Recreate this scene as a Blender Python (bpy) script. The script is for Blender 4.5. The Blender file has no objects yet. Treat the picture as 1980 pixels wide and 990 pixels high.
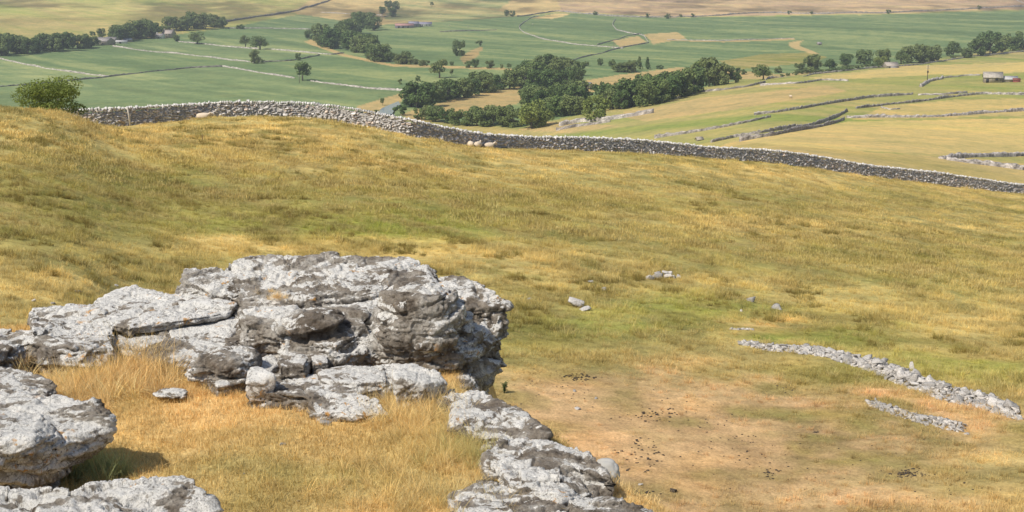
import bpy, math, random
import numpy as np
rng = np.random.default_rng(7)
random.seed(7)
R = math.radians
F = 2720.0; W0, H0 = 1980, 990
PITCH = math.atan(548.5 / F)
SP, CP = math.sin(PITCH), math.cos(PITCH)
scene = bpy.context.scene
COL = scene.collection
CAMZ = 75.0            # everything below is built relative to the eye and lifted by this

# ------------------------------------------------------------------ noise
def _h(ix, iy, iz, s):
    h = (ix.astype(np.int64) * 374761393 + iy.astype(np.int64) * 668265263 + iz.astype(np.int64) * 2147483647 + s * 974634777) & 0xFFFFFFFF
    h = ((h ^ (h >> 13)) * 1274126177) & 0xFFFFFFFF
    h = ((h ^ (h >> 16)) * 2246822519) & 0xFFFFFFFF
    return ((h ^ (h >> 15)) & 0xFFFFFF) / float(0xFFFFFF)
def vnoise(p, s=0):
    p = np.asarray(p, float); i = np.floor(p).astype(np.int64); f = p - i
    f = f * f * f * (f * (f * 6 - 15) + 10)
    out = 0
    for dx in (0, 1):
        wx = f[:, 0] if dx else 1 - f[:, 0]
        for dy in (0, 1):
            wy = f[:, 1] if dy else 1 - f[:, 1]
            for dz in (0, 1):
                wz = f[:, 2] if dz else 1 - f[:, 2]
                out = out + wx * wy * wz * _h(i[:, 0] + dx, i[:, 1] + dy, i[:, 2] + dz, s)
    return out * 2 - 1
def fbm(p, o=4, s=0, g=0.5):
    a, t, n = 1.0, 0, 0
    p = np.asarray(p, float)
    for k in range(o):
        t = t + a * vnoise(p, s + k * 17); n += a; a *= g; p = p * 2.03 + 11.7
    return t / n
def fbm2(x, y, sc, o=4, s=0, g=0.5):
    return fbm(np.stack([x / sc, y / sc, np.full_like(x, s * 3.7)], 1), o, s, g)
def worley(p, s=0):
    i = np.floor(p).astype(np.int64)
    f1 = np.full(len(p), 9.0); f2 = np.full(len(p), 9.0)
    off = np.zeros((len(p), 3)); hv = np.zeros((len(p), 3))
    for dx in (-1, 0, 1):
        for dy in (-1, 0, 1):
            for dz in (-1, 0, 1):
                c = i + np.array([dx, dy, dz])
                q = np.stack([c[:, k] + _h(c[:, 0], c[:, 1], c[:, 2], s + k) for k in range(3)], 1)
                d = np.linalg.norm(p - q, axis=1)
                m = d < f1
                f2 = np.where(m, f1, np.minimum(f2, d))
                f1 = np.where(m, d, f1)
                off[m] = (p - q)[m]
                hh = np.stack([_h(c[:, 0], c[:, 1], c[:, 2], s + 50 + k) for k in range(3)], 1)
                hv[m] = hh[m]
    return f1, f2, off, hv
def sstep(a, b, x):
    t = np.clip((x - a) / (b - a), 0, 1); return t * t * (3 - 2 * t)

# ------------------------------------------------------------------ camera geometry
def rayd(px, py):
    xc = (px - W0 / 2) / F; yc = -(py - H0 / 2) / F
    return xc, yc * SP + CP, yc * CP - SP
def az_of(px, py=300.0):
    x, y, z = rayd(px, py); return math.atan2(x, y)
def z_at(az, D, py):               # height of a point seen at picture row py, distance D
    yc = -(py - H0 / 2) / F
    yy = yc * SP + CP; xx = math.tan(az) * yy
    return D * (yc * CP - SP) / math.hypot(xx, yy)
def project(x, y, z):              # world -> photo pixels (arrays)
    fw = y * CP - z * SP; up = y * SP + z * CP
    fw = np.where(fw > .05, fw, .05)
    return W0 / 2 + F * x / fw, H0 / 2 - F * up / fw

# ------------------------------------------------------------------ terrain table
NEAR_D = [30, 40, 50, 62, 78, 98]
NEAR = {0: [740, 590, 480, 395, 285, 196], 130: [760, 620, 500, 415, 312, 218], 250: [860, 700, 560, 450, 350, 268],
        500: [960, 730, 590, 480, 380, 290], 750: [960, 740, 600, 495, 395, 318],
        1000: [940, 745, 610, 510, 425, 355], 1250: [960, 765, 632, 540, 458, 392], 1500: [985, 785, 658, 570, 492, 428],
        1750: [995, 800, 680, 598, 525, 465], 1980: [1010, 815, 702, 625, 558, 500]}
WALL = {0: (122, 245), 120: (123, 243), 200: (124, 240), 250: (125, 238), 320: (127, 231), 400: (129, 224), 500: (130, 219), 600: (130, 222), 700: (129, 237),
        790: (128, 257), 900: (133, 276), 1000: (140, 281), 1250: (152, 292), 1500: (168, 312), 1750: (188, 345), 1980: (207, 370)}
AFT_D = [230, 280, 350, 450, 560, 680, 800, 950, 1150, 1450]
AFT = {0: [-38, -50, -62, -71, -71, -71, -71, -71, -71, -66], 500: [-38, -50, -62, -71, -71, -71, -71, -71, -71, -71],
       750: [-37, -47, -58, -69, -71, -71, -71, -71, -71, -71], 1000: [-35, -44, -54, -64, -70, -71, -71, -71, -71, -71],
       1250: [-31, -38, -46, -54, -58.5, -61.5, -68, -71, -71, -71], 1500: [-28, -33.5, -39.5, -46.5, -50.5, -52.5, -56, -71, -71, -71],
       1750: [-32.5, -35.8, -39.7, -46, -50, -52, -53.8, -66, -71, -71], 1980: [-35.5, -39, -42.3, -46, -49, -51, -50, -53, -71, -71]}
FAR_D = [1700, 2000, 2400, 3000, 4500, 7000]
FAR = {0: [40, 12, -20, -80, -260, -330], 450: [48, 22, -12, -70, -260, -330], 700: [55, 30, 2, -60, -260, -330], 1980: [52, 28, 0, -60, -260, -330]}
def colint(tab, px):
    ks = sorted(tab); return np.array([np.interp(px, ks, [np.atleast_1d(tab[k])[j] for k in ks]) for j in range(len(np.atleast_1d(tab[ks[0]])))])
NAZ, ND = 361, 700
AZ0, AZ1 = az_of(-250), az_of(2230)
AZG = np.linspace(AZ0, AZ1, NAZ); LDG = np.linspace(math.log(3), math.log(7000), ND)
TAB = np.zeros((NAZ, ND))
for i, az in enumerate(AZG):
    px = W0 / 2 + F * math.tan(az) * CP * 1.012
    px = min(max(px, 0), 1980)
    pts = []
    ny = colint(NEAR, px)
    zz = [z_at(az, D, y) for D, y in zip(NEAR_D, ny)]
    pts += [(3, zz[0] + .2), (20, zz[0] + .1)] + list(zip(NEAR_D, zz))
    wd, wy = colint(WALL, px); wz = z_at(az, wd, wy)
    pts += [(wd - 6, wz + .1), (wd + 2, wz - .1)]
    pts += list(zip(AFT_D, colint(AFT, px)))
    pts += [(D, z_at(az, D, y)) for D, y in zip(FAR_D, colint(FAR, px))]
    TAB[i] = np.interp(LDG, [math.log(p[0]) for p in pts], [p[1] for p in pts])
def gsm(a, n, axis):
    k = np.exp(-.5 * (np.arange(-3 * n, 3 * n + 1) / n) ** 2); k /= k.sum()
    a = np.moveaxis(a, axis, 0); pad = np.concatenate([np.repeat(a[:1], 3 * n, 0), a, np.repeat(a[-1:], 3 * n, 0)])
    out = sum(k[j] * pad[j:j + len(a)] for j in range(len(k)))
    return np.moveaxis(out, 0, axis)
TAB = gsm(gsm(TAB, 5, 0), 3, 1)

def at_plane(px, py, z):
    x, y, zz = rayd(px, py); t = z / zz; return (x * t, y * t, z)
LEDGE = [at_plane(1300, 1010, -3.6)[:2], at_plane(1190, 940, -3.6)[:2], at_plane(1040, 850, -3.55)[:2], at_plane(930, 785, -3.5)[:2], at_plane(880, 745, -3.5)[:2],
         (-.5, 13.6), (-1.2, 14.6), (-3.0, 14.6), (-4.6, 13.7), (-9, 13.5), (-14, 11), (-14, -8), (6, -8), (3.5, 1), (2.2, 6)]
LEDGE = np.array(LEDGE)
def poly_sd(x, y, P):
    d = np.full(x.shape, 1e9); ins = np.zeros(x.shape, bool)
    n = len(P)
    for i in range(n):
        a, b = P[i], P[(i + 1) % n]
        ex, ey = b[0] - a[0], b[1] - a[1]
        t = np.clip(((x - a[0]) * ex + (y - a[1]) * ey) / (ex * ex + ey * ey), 0, 1)
        d = np.minimum(d, np.hypot(x - a[0] - t * ex, y - a[1] - t * ey))
        c = ((a[1] > y) != (b[1] > y)) & (x < (b[0] - a[0]) * (y - a[1]) / (b[1] - a[1] + 1e-12) + a[0])
        ins ^= c
    return np.where(ins, -d, d)
def ledge_z(x, y):
    D = np.hypot(x, y)
    return -1.75 - 1.75 * sstep(1.5, 8.5, D) + .05 * fbm2(x, y, .9, 3, 5) - .1 * sstep(0, 1.2, x) * sstep(8, 10, D)
def H(x, y):
    x = np.atleast_1d(np.asarray(x, float)); y = np.atleast_1d(np.asarray(y, float))
    az = np.clip(np.arctan2(x, y), AZ0, AZ1); D = np.maximum(np.hypot(x, y), 3.01)
    u = (az - AZ0) / (AZ1 - AZ0) * (NAZ - 1); v = (np.log(D) - LDG[0]) / (LDG[-1] - LDG[0]) * (ND - 1)
    u = np.clip(u, 0, NAZ - 1.001); v = np.clip(v, 0, ND - 1.001)
    i = u.astype(int); j = v.astype(int); fu = u - i; fv = v - j
    z = (TAB[i, j] * (1 - fu) + TAB[i + 1, j] * fu) * (1 - fv) + (TAB[i, j + 1] * (1 - fu) + TAB[i + 1, j + 1] * fu) * fv
    a = np.clip(D / 60, .3, 1) * .28
    z = z + a * fbm2(x, y, 9, 3, 1) * sstep(18, 40, D) * (1 - .7 * sstep(100, 160, D)) + .05 * fbm2(x, y, 1.1, 2, 3) * (D < 200)
    z = z + 1.2 * fbm2(x, y, 90, 3, 9) * sstep(220, 500, D) + 7 * fbm2(x, y, 260, 4, 12) * sstep(1500, 2200, D)
    m = D < 30
    if m.any():
        sd = poly_sd(x[m], y[m], LEDGE) + .25 * fbm2(x[m], y[m], .8, 2, 21)
        w = 1 - sstep(0.0, 1.5, sd)
        z[m] = z[m] * (1 - w) + ledge_z(x[m], y[m]) * w
    return z
def h1(x, y): return float(H([x], [y])[0])
def hit(px, py, dmin=20.0, dmax=6500.0):     # where the line of sight through a picture point meets the land
    x, y, z = rayd(px, py); n = math.hypot(x, y); x /= n; y /= n; z /= n
    D = np.exp(np.linspace(math.log(dmin), math.log(dmax), 1500))
    g = H(D * x, D * y) - D * z
    k = np.argmax(g > 0)
    if not (g > 0).any(): k = len(D) - 1
    d = D[k]
    if k > 0:
        t = -g[k - 1] / (g[k] - g[k - 1] + 1e-9); d = D[k - 1] + min(max(t, 0), 1) * (D[k] - D[k - 1])
    return d * x, d * y, h1(d * x, d * y), d

# ------------------------------------------------------------------ helpers
def mesh_np(name, V, Fq, cols=None, smooth=True, mat=None, uniform=True):
    me = bpy.data.meshes.new(name)
    V = np.asarray(V, np.float32); nv = len(V)
    me.vertices.add(nv); me.vertices.foreach_set('co', V.ravel())
    if isinstance(Fq, np.ndarray):
        nf, k = Fq.shape
        me.loops.add(nf * k); me.loops.foreach_set('vertex_index', Fq.ravel().astype(np.int32))
        me.polygons.add(nf); me.polygons.foreach_set('loop_start', (np.arange(nf) * k).astype(np.int32))
    else:
        L = np.array([len(f) for f in Fq]); nf = len(L)
        me.loops.add(int(L.sum())); me.loops.foreach_set('vertex_index', np.concatenate([np.asarray(f) for f in Fq]).astype(np.int32))
        me.polygons.add(nf); me.polygons.foreach_set('loop_start', (np.cumsum(L) - L).astype(np.int32))
    me.update(calc_edges=True)
    if smooth: me.polygons.foreach_set('use_smooth', np.ones(nf, bool))
    if cols is not None:
        ca = me.color_attributes.new('Col', 'FLOAT_COLOR', 'POINT')
        c = np.ones((nv, 4), np.float32); c[:, :3] = cols; ca.data.foreach_set('color', c.ravel())
    if mat: me.materials.append(mat)
    me.validate()
    return me
def link(name, data, loc=(0, 0, 0), parent=None, label=None, cat=None, group=None, kind=None, rz=0, sc=None):
    o = bpy.data.objects.new(name, data); COL.objects.link(o)
    o.location = loc; o.rotation_euler = (0, 0, rz)
    if sc is not None: o.scale = sc
    if parent is not None: o.parent = parent
    if label: o['label'] = label
    if cat: o['category'] = cat
    if group: o['group'] = group
    if kind: o['kind'] = kind
    return o
class MB:
    def __init__(s): s.v = []; s.f = []; s.c = []
    def add(s, V, Fs, col=None):
        b = len(s.v); s.v += [tuple(p) for p in V]; s.f += [tuple(b + i for i in f) for f in Fs]
        if col is not None: s.c += [col] * len(V)
    def box(s, x0, x1, y0, y1, z0, z1, col=None):
        s.add([(x0, y0, z0), (x1, y0, z0), (x1, y1, z0), (x0, y1, z0), (x0, y0, z1), (x1, y0, z1), (x1, y1, z1), (x0, y1, z1)],
              [(0, 3, 2, 1), (4, 5, 6, 7), (0, 1, 5, 4), (1, 2, 6, 5), (2, 3, 7, 6), (3, 0, 4, 7)], col)
    def tube(s, pts, rad, n=6, col=None):
        V = []; Fs = []
        P = [np.array(p, float) for p in pts]
        for k, p in enumerate(P):
            t = P[min(k + 1, len(P) - 1)] - P[max(k - 1, 0)]; t /= np.linalg.norm(t) + 1e-9
            a = np.cross(t, (0.3, 1, .1)); a /= np.linalg.norm(a) + 1e-9; b = np.cross(t, a)
            for j in range(n):
                w = 2 * math.pi * j / n; V.append(p + rad[k] * (a * math.cos(w) + b * math.sin(w)))
        for k in range(len(P) - 1):
            for j in range(n): Fs.append((k * n + j, k * n + (j + 1) % n, (k + 1) * n + (j + 1) % n, (k + 1) * n + j))
        Fs.append(tuple(range(n - 1, -1, -1))); Fs.append(tuple((len(P) - 1) * n + j for j in range(n)))
        s.add(V, Fs, col)
    def mesh(s, name, mat=None, smooth=False):
        return mesh_np(name, np.array(s.v), s.f, np.array(s.c) if s.c else None, smooth, mat)

def newmat(name):
    m = bpy.data.materials.new(name); m.use_nodes = True
    nt = m.node_tree; nt.nodes.clear()
    out = nt.nodes.new('ShaderNodeOutputMaterial'); bs = nt.nodes.new('ShaderNodeBsdfPrincipled')
    bs.inputs['Roughness'].default_value = .9; bs.inputs['Specular IOR Level'].default_value = .2
    nt.links.new(bs.outputs[0], out.inputs[0])
    return m, nt, bs, out
def N(nt, t, **kw):
    n = nt.nodes.new(t)
    for k, v in kw.items():
        if k in n.inputs: n.inputs[k].default_value = v
        else: setattr(n, k, v)
    return n
def noise(nt, vec, scale, detail=4, rough=.55, dist=0):
    n = nt.nodes.new('ShaderNodeTexNoise'); n.inputs['Scale'].default_value = scale; n.inputs['Detail'].default_value = detail
    n.inputs['Roughness'].default_value = rough; n.inputs['Distortion'].default_value = dist
    nt.links.new(vec, n.inputs['Vector']); return n.outputs[0]
def ramp(nt, fac, stops):
    n = nt.nodes.new('ShaderNodeValToRGB'); e = n.color_ramp.elements
    while len(e) < len(stops): e.new(.5)
    for k, (p, c) in enumerate(stops):
        e[k].position = p; e[k].color = (*((c,) * 3 if not hasattr(c, '__len__') else c), 1)
    nt.links.new(fac, n.inputs[0]); return n.outputs[0]
def mix(nt, fac, a, b, mode='MIX'):
    n = nt.nodes.new('ShaderNodeMix'); n.data_type = 'RGBA'; n.blend_type = mode
    for s, v in ((0, fac), (6, a), (7, b)):
        if hasattr(v, 'links'): nt.links.new(v, n.inputs[s])
        elif s == 0: n.inputs[0].default_value = v
        else: n.inputs[s].default_value = (*v, 1)
    return n.outputs[2]
def bump(nt, h, strength, dist, nrm=None):
    b = nt.nodes.new('ShaderNodeBump'); b.inputs['Strength'].default_value = strength; b.inputs['Distance'].default_value = dist
    nt.links.new(h, b.inputs['Height'])
    if nrm is not None: nt.links.new(nrm, b.inputs['Normal'])
    return b.outputs[0]
def coords(nt, which='Object'):
    t = nt.nodes.new('ShaderNodeTexCoord'); return t.outputs[which]

# ------------------------------------------------------------------ materials
def mat_ground():
    m, nt, bs, out = newmat('land')
    c = coords(nt)
    a = nt.nodes.new('ShaderNodeVertexColor'); a.layer_name = 'Col'
    n1 = noise(nt, c, 2.2, 6, .62); n2 = noise(nt, c, 14, 5, .65); n3 = noise(nt, c, .05, 6, .6); n4 = noise(nt, c, .35, 5, .6)
    k = mix(nt, 1, a.outputs[0], ramp(nt, n1, [(.3, .72), (.5, 1.0), (.72, 1.22)]), 'MULTIPLY')
    k = mix(nt, 1, k, ramp(nt, n2, [(.3, .7), (.5, 1.0), (.7, 1.28)]), 'MULTIPLY')
    k = mix(nt, 1, k, ramp(nt, n3, [(.3, (.76, .82, .80)), (.5, (1, 1, 1)), (.7, (1.2, 1.1, 1.04))]), 'MULTIPLY')
    k = mix(nt, 1, k, ramp(nt, n4, [(.3, (.74, .80, .74)), (.5, (1, 1, 1)), (.7, (1.2, 1.12, 1.0))]), 'MULTIPLY')
    nt.links.new(k, bs.inputs['Base Color'])
    b1 = bump(nt, n1, .6, .12); b2 = bump(nt, n2, .7, .04, b1)
    nt.links.new(b2, bs.inputs['Normal']); bs.inputs['Specular IOR Level'].default_value = .05
    return m
def mat_rock(name, pale=0.0, lichen=1.0):
    m, nt, bs, out = newmat(name)
    c = coords(nt)
    w = noise(nt, c, 3.0, 6, .62)
    n1 = noise(nt, c, 2.3, 8, .68, .4); n2 = noise(nt, c, 9, 8, .7, .5); n3 = noise(nt, c, 38, 6, .7)
    base = ramp(nt, n1, [(.36 - pale, (.15, .122, .096)), (.45 - pale, (.28, .245, .205)), (.55 - pale * .7, (.43, .40, .36)), (.66 - pale * .6, (.66, .64, .61))])
    base = mix(nt, 1, base, ramp(nt, n2, [(.34, (.38, .35, .32)), (.45, (.86, .84, .82)), (.6, (1.08, 1.08, 1.08)), (.72, (1.2, 1.2, 1.2))]), 'MULTIPLY')
    base = mix(nt, 1, base, ramp(nt, n3, [(.32, .55), (.45, .95), (.7, 1.15)]), 'MULTIPLY')
    # rain-bleached white crust, mostly on faces open to the sky
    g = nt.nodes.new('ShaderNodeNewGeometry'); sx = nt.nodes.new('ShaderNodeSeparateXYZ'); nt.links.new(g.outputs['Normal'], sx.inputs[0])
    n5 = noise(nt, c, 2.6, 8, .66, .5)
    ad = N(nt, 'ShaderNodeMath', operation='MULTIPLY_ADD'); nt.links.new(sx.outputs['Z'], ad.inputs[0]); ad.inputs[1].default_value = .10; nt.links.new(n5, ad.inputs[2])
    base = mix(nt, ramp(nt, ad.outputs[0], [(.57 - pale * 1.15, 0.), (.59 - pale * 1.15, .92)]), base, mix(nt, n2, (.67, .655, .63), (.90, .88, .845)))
    # hairline cracks and mottled grime in the stone
    vc = N(nt, 'ShaderNodeTexVoronoi', Scale=5.5); vc.feature = 'DISTANCE_TO_EDGE'
    wv = nt.nodes.new('ShaderNodeVectorMath'); wv.operation = 'MULTIPLY_ADD'; nw = N(nt, 'ShaderNodeTexNoise', Scale=5.0); nw.inputs['Detail'].default_value = 5; nt.links.new(c, nw.inputs['Vector']); nt.links.new(nw.outputs['Color'], wv.inputs[0]); wv.inputs[1].default_value = (.35, .35, .12); nt.links.new(c, wv.inputs[2]); nt.links.new(wv.outputs[0], vc.inputs['Vector'])
    base = mix(nt, mix(nt, 1, ramp(nt, vc.outputs['Distance'], [(0., .8), (.03, 0.)]), ramp(nt, noise(nt, c, 3.1, 3, .5), [(.48, 0.), (.58, 1.)]), 'MULTIPLY'), base, (.09, .08, .075))
    n6 = noise(nt, c, 60, 5, .75); base = mix(nt, ramp(nt, n6, [(.54, 0.), (.62, .6)]), base, (.20, .18, .165))
    n7 = noise(nt, c, 19, 6, .75, .4); base = mix(nt, ramp(nt, n7, [(.56, 0.), (.63, .65)]), base, (.17, .15, .135))
    # black lichen spots
    v = N(nt, 'ShaderNodeTexVoronoi', Scale=17.0); nt.links.new(c, v.inputs['Vector'])
    sp = mix(nt, 1, ramp(nt, v.outputs['Distance'], [(.10, 1.), (.2, 0.)]), ramp(nt, noise(nt, c, 2.1, 3, .5), [(.56, 0.), (.62, 1.)]), 'MULTIPLY')
    base = mix(nt, sp, base, (.05, .04, .04))
    # orange lichen
    o1 = ramp(nt, noise(nt, c, 11, 5, .6, .6), [(.60, 0.), (.65, 1.)]); o2 = ramp(nt, noise(nt, c, 2.6, 3, .5), [(.54, 0.), (.60, .85 * lichen)])
    base = mix(nt, mix(nt, 1, o1, o2, 'MULTIPLY'), base, (.56, .28, .06))
    nt.links.new(base, bs.inputs['Base Color'])
    b0 = bump(nt, vc.outputs['Distance'], .25, .04); b1 = bump(nt, n2, .9, .05, b0); b2 = bump(nt, n3, 1.0, .02, b1)
    nt.links.new(b2, bs.inputs['Normal'])
    return m
def mat_attr(name, amt=.25, scale=8.0, rough=.9, attr='Col', bumpd=.02):
    m, nt, bs, out = newmat(name); c = coords(nt)
    a = nt.nodes.new('ShaderNodeVertexColor'); a.layer_name = attr
    n = noise(nt, c, scale, 5, .65)
    k = mix(nt, 1, a.outputs[0], ramp(nt, n, [(.3, 1 - amt * 1.6), (.5, 1.), (.72, 1 + amt)]), 'MULTIPLY')
    nt.links.new(k, bs.inputs['Base Color']); nt.links.new(bump(nt, n, .8, bumpd), bs.inputs['Normal']); bs.inputs['Roughness'].default_value = rough
    return m
def mat_plain(name, col, amt=.2, scale=3.0, rough=.85, bumpd=.01):
    m, nt, bs, out = newmat(name); c = coords(nt); n = noise(nt, c, scale, 5, .65)
    k = mix(nt, 1, tuple(col), ramp(nt, n, [(.3, 1 - amt * 1.5), (.5, 1.), (.7, 1 + amt)]), 'MULTIPLY')
    nt.links.new(k, bs.inputs['Base Color']); nt.links.new(bump(nt, n, .6, bumpd), bs.inputs['Normal']); bs.inputs['Roughness'].default_value = rough
    return m
def mat_leaf(name, ca, cb, tr=.25):
    m, nt, bs, out = newmat(name)
    oi = nt.nodes.new('ShaderNodeObjectInfo'); c = coords(nt)
    k = mix(nt, oi.outputs['Random'], ca, cb)
    k = mix(nt, 1, k, ramp(nt, noise(nt, c, 9, 3, .6), [(.3, (.6, .62, .6)), (.5, (1, 1, 1)), (.7, (1.5, 1.45, 1.3))]), 'MULTIPLY')
    nt.links.new(k, bs.inputs['Base Color']); bs.inputs['Roughness'].default_value = .7
    t = nt.nodes.new('ShaderNodeBsdfTranslucent'); nt.links.new(k, t.inputs[0])
    ms = nt.nodes.new('ShaderNodeMixShader'); ms.inputs[0].default_value = tr
    nt.links.new(bs.outputs[0], ms.inputs[1]); nt.links.new(t.outputs[0], ms.inputs[2]); nt.links.new(ms.outputs[0], out.inputs[0])
    return m
def mat_grass():
    m, nt, bs, out = newmat('grass_blade')
    a = nt.nodes.new('ShaderNodeAttribute'); a.attribute_type = 'INSTANCER'; a.attribute_name = 'tint'
    v = nt.nodes.new('ShaderNodeVertexColor'); v.layer_name = 'Col'
    k = mix(nt, 1, a.outputs[0], v.outputs[0], 'MULTIPLY')
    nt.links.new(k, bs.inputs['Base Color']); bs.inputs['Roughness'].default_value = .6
    t = nt.nodes.new('ShaderNodeBsdfTranslucent'); nt.links.new(k, t.inputs[0])
    ms = nt.nodes.new('ShaderNodeMixShader'); ms.inputs[0].default_value = .3
    nt.links.new(bs.outputs[0], ms.inputs[1]); nt.links.new(t.outputs[0], ms.inputs[2]); nt.links.new(ms.outputs[0], out.inputs[0])
    return m
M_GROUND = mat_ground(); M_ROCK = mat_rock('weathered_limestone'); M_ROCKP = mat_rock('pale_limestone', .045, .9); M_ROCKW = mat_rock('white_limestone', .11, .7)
M_WALL = mat_attr('wall_stone', .35, 9.0); M_FWALL = mat_attr('field_wall_stone', .55, 2.6, bumpd=.2); M_RUB = mat_attr('rubble_stone', .35, 14.0)
M_LEAFD = mat_leaf('dark_foliage', (.095, .155, .048), (.19, .24, .085)); M_LEAFM = mat_leaf('mid_foliage', (.125, .185, .055), (.215, .25, .095))
M_LEAFL = mat_leaf('pale_foliage', (.20, .25, .065), (.22, .265, .07)); M_LEAFN = mat_leaf('hawthorn_foliage', (.20, .25, .06), (.20, .25, .06), .4)
M_BARK = mat_plain('bark', (.14, .12, .10), .3, 4.0); M_GRASS = mat_grass()
M_WOOD = mat_plain('weathered_wood', (.50, .46, .41), .25, 12.0); M_WOOL = mat_plain('wool', (.66, .55, .43), .15, 18.0, .95, .03); M_FACE = mat_plain('sheep_face', (.12, .10, .09), .2)
M_BSTONE = mat_plain('barn_stone', (.36, .32, .27), .3, 1.6, .9, .08); M_SLATE = mat_plain('stone_slate', (.33, .30, .29), .22, 1.4, .8, .05)
M_PALEROOF = mat_plain('pale_sheet_roof', (.48, .47, .47), .12, 1.0, .7); M_WHITE = mat_plain('whitewash', (.75, .73, .7), .08); M_DARK = mat_plain('dark_opening', (.03, .03, .035), .1, 2, .4)
M_RED = mat_plain('rusty_red_sheet', (.26, .09, .07), .3, 2.0); M_PURP = mat_plain('blue_grey_roof', (.27, .26, .33), .2, 1.0); M_REDROOF = mat_plain('faded_red_roof', (.42, .24, .22), .25, 1.0)
M_DUNG = mat_plain('dung', (.055, .045, .038), .3, 20.0)

# ------------------------------------------------------------------ land colours
STRAW = np.array((.535, .415, .165)); OLIVE = np.array((.29, .255, .08)); GREEN = np.array((.235, .265, .05)); BARE = np.array((.50, .33, .17)); DRY = np.array((.66, .445, .175))
VG = np.array((.155, .222, .095)); VG2 = np.array((.195, .258, .115)); TERR = np.array((.32, .305, .105)); TAN = np.array((.40, .285, .16)); HILL = np.array((.36, .325, .115)); GSTRAW = np.array((.46, .345, .155))
BLOBS = [  # photo-x, photo-y, radius x, radius y, colour, strength: where the turf really is dry, green or bare
    (60, 250, 300, 40, STRAW, .75), (450, 262, 420, 30, STRAW, .8), (700, 330, 330, 16, STRAW, .3), (1000, 325, 420, 14, STRAW, .7), (1450, 340, 420, 18, STRAW, .6), (1400, 430, 400, 25, STRAW, .45),
    (250, 380, 420, 60, OLIVE, .85), (820, 400, 380, 34, OLIVE, .85), (600, 450, 420, 30, GREEN * .95, .75), (200, 460, 300, 42, OLIVE, .75), (1500, 395, 350, 25, OLIVE, .6), (1400, 490, 300, 28, OLIVE, .75),
    (120, 560, 300, 35, STRAW, .8), (500, 478, 330, 18, STRAW, .75), (1000, 505, 240, 26, STRAW, .6), (1250, 560, 400, 22, STRAW, .35), (1850, 630, 260, 40, STRAW, .6), (1820, 520, 300, 40, OLIVE, .4),
    (1150, 640, 330, 32, GREEN, .45), (1330, 590, 200, 25, GREEN, .4), (1500, 640, 110, 24, DRY, .95), (1640, 650, 110, 30, GREEN, .8), (1850, 720, 200, 40, GREEN, .85), (1550, 725, 220, 26, GREEN, .85), (1850, 825, 200, 26, GREEN, .85), (1480, 655, 60, 8, GREEN, .8),
    (1180, 780, 300, 75, BARE, .85), (1450, 860, 560, 115, BARE, 1.4), (1300, 960, 540, 75, BARE, 1.0), (1120, 735, 90, 14, np.array((.25, .17, .09)), .5), (1900, 930, 220, 60, STRAW, .6), (1700, 990, 250, 60, BARE, .7),
    (820, 860, 60, 60, OLIVE, .5), (1020, 690, 160, 30, OLIVE, .35)]
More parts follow.
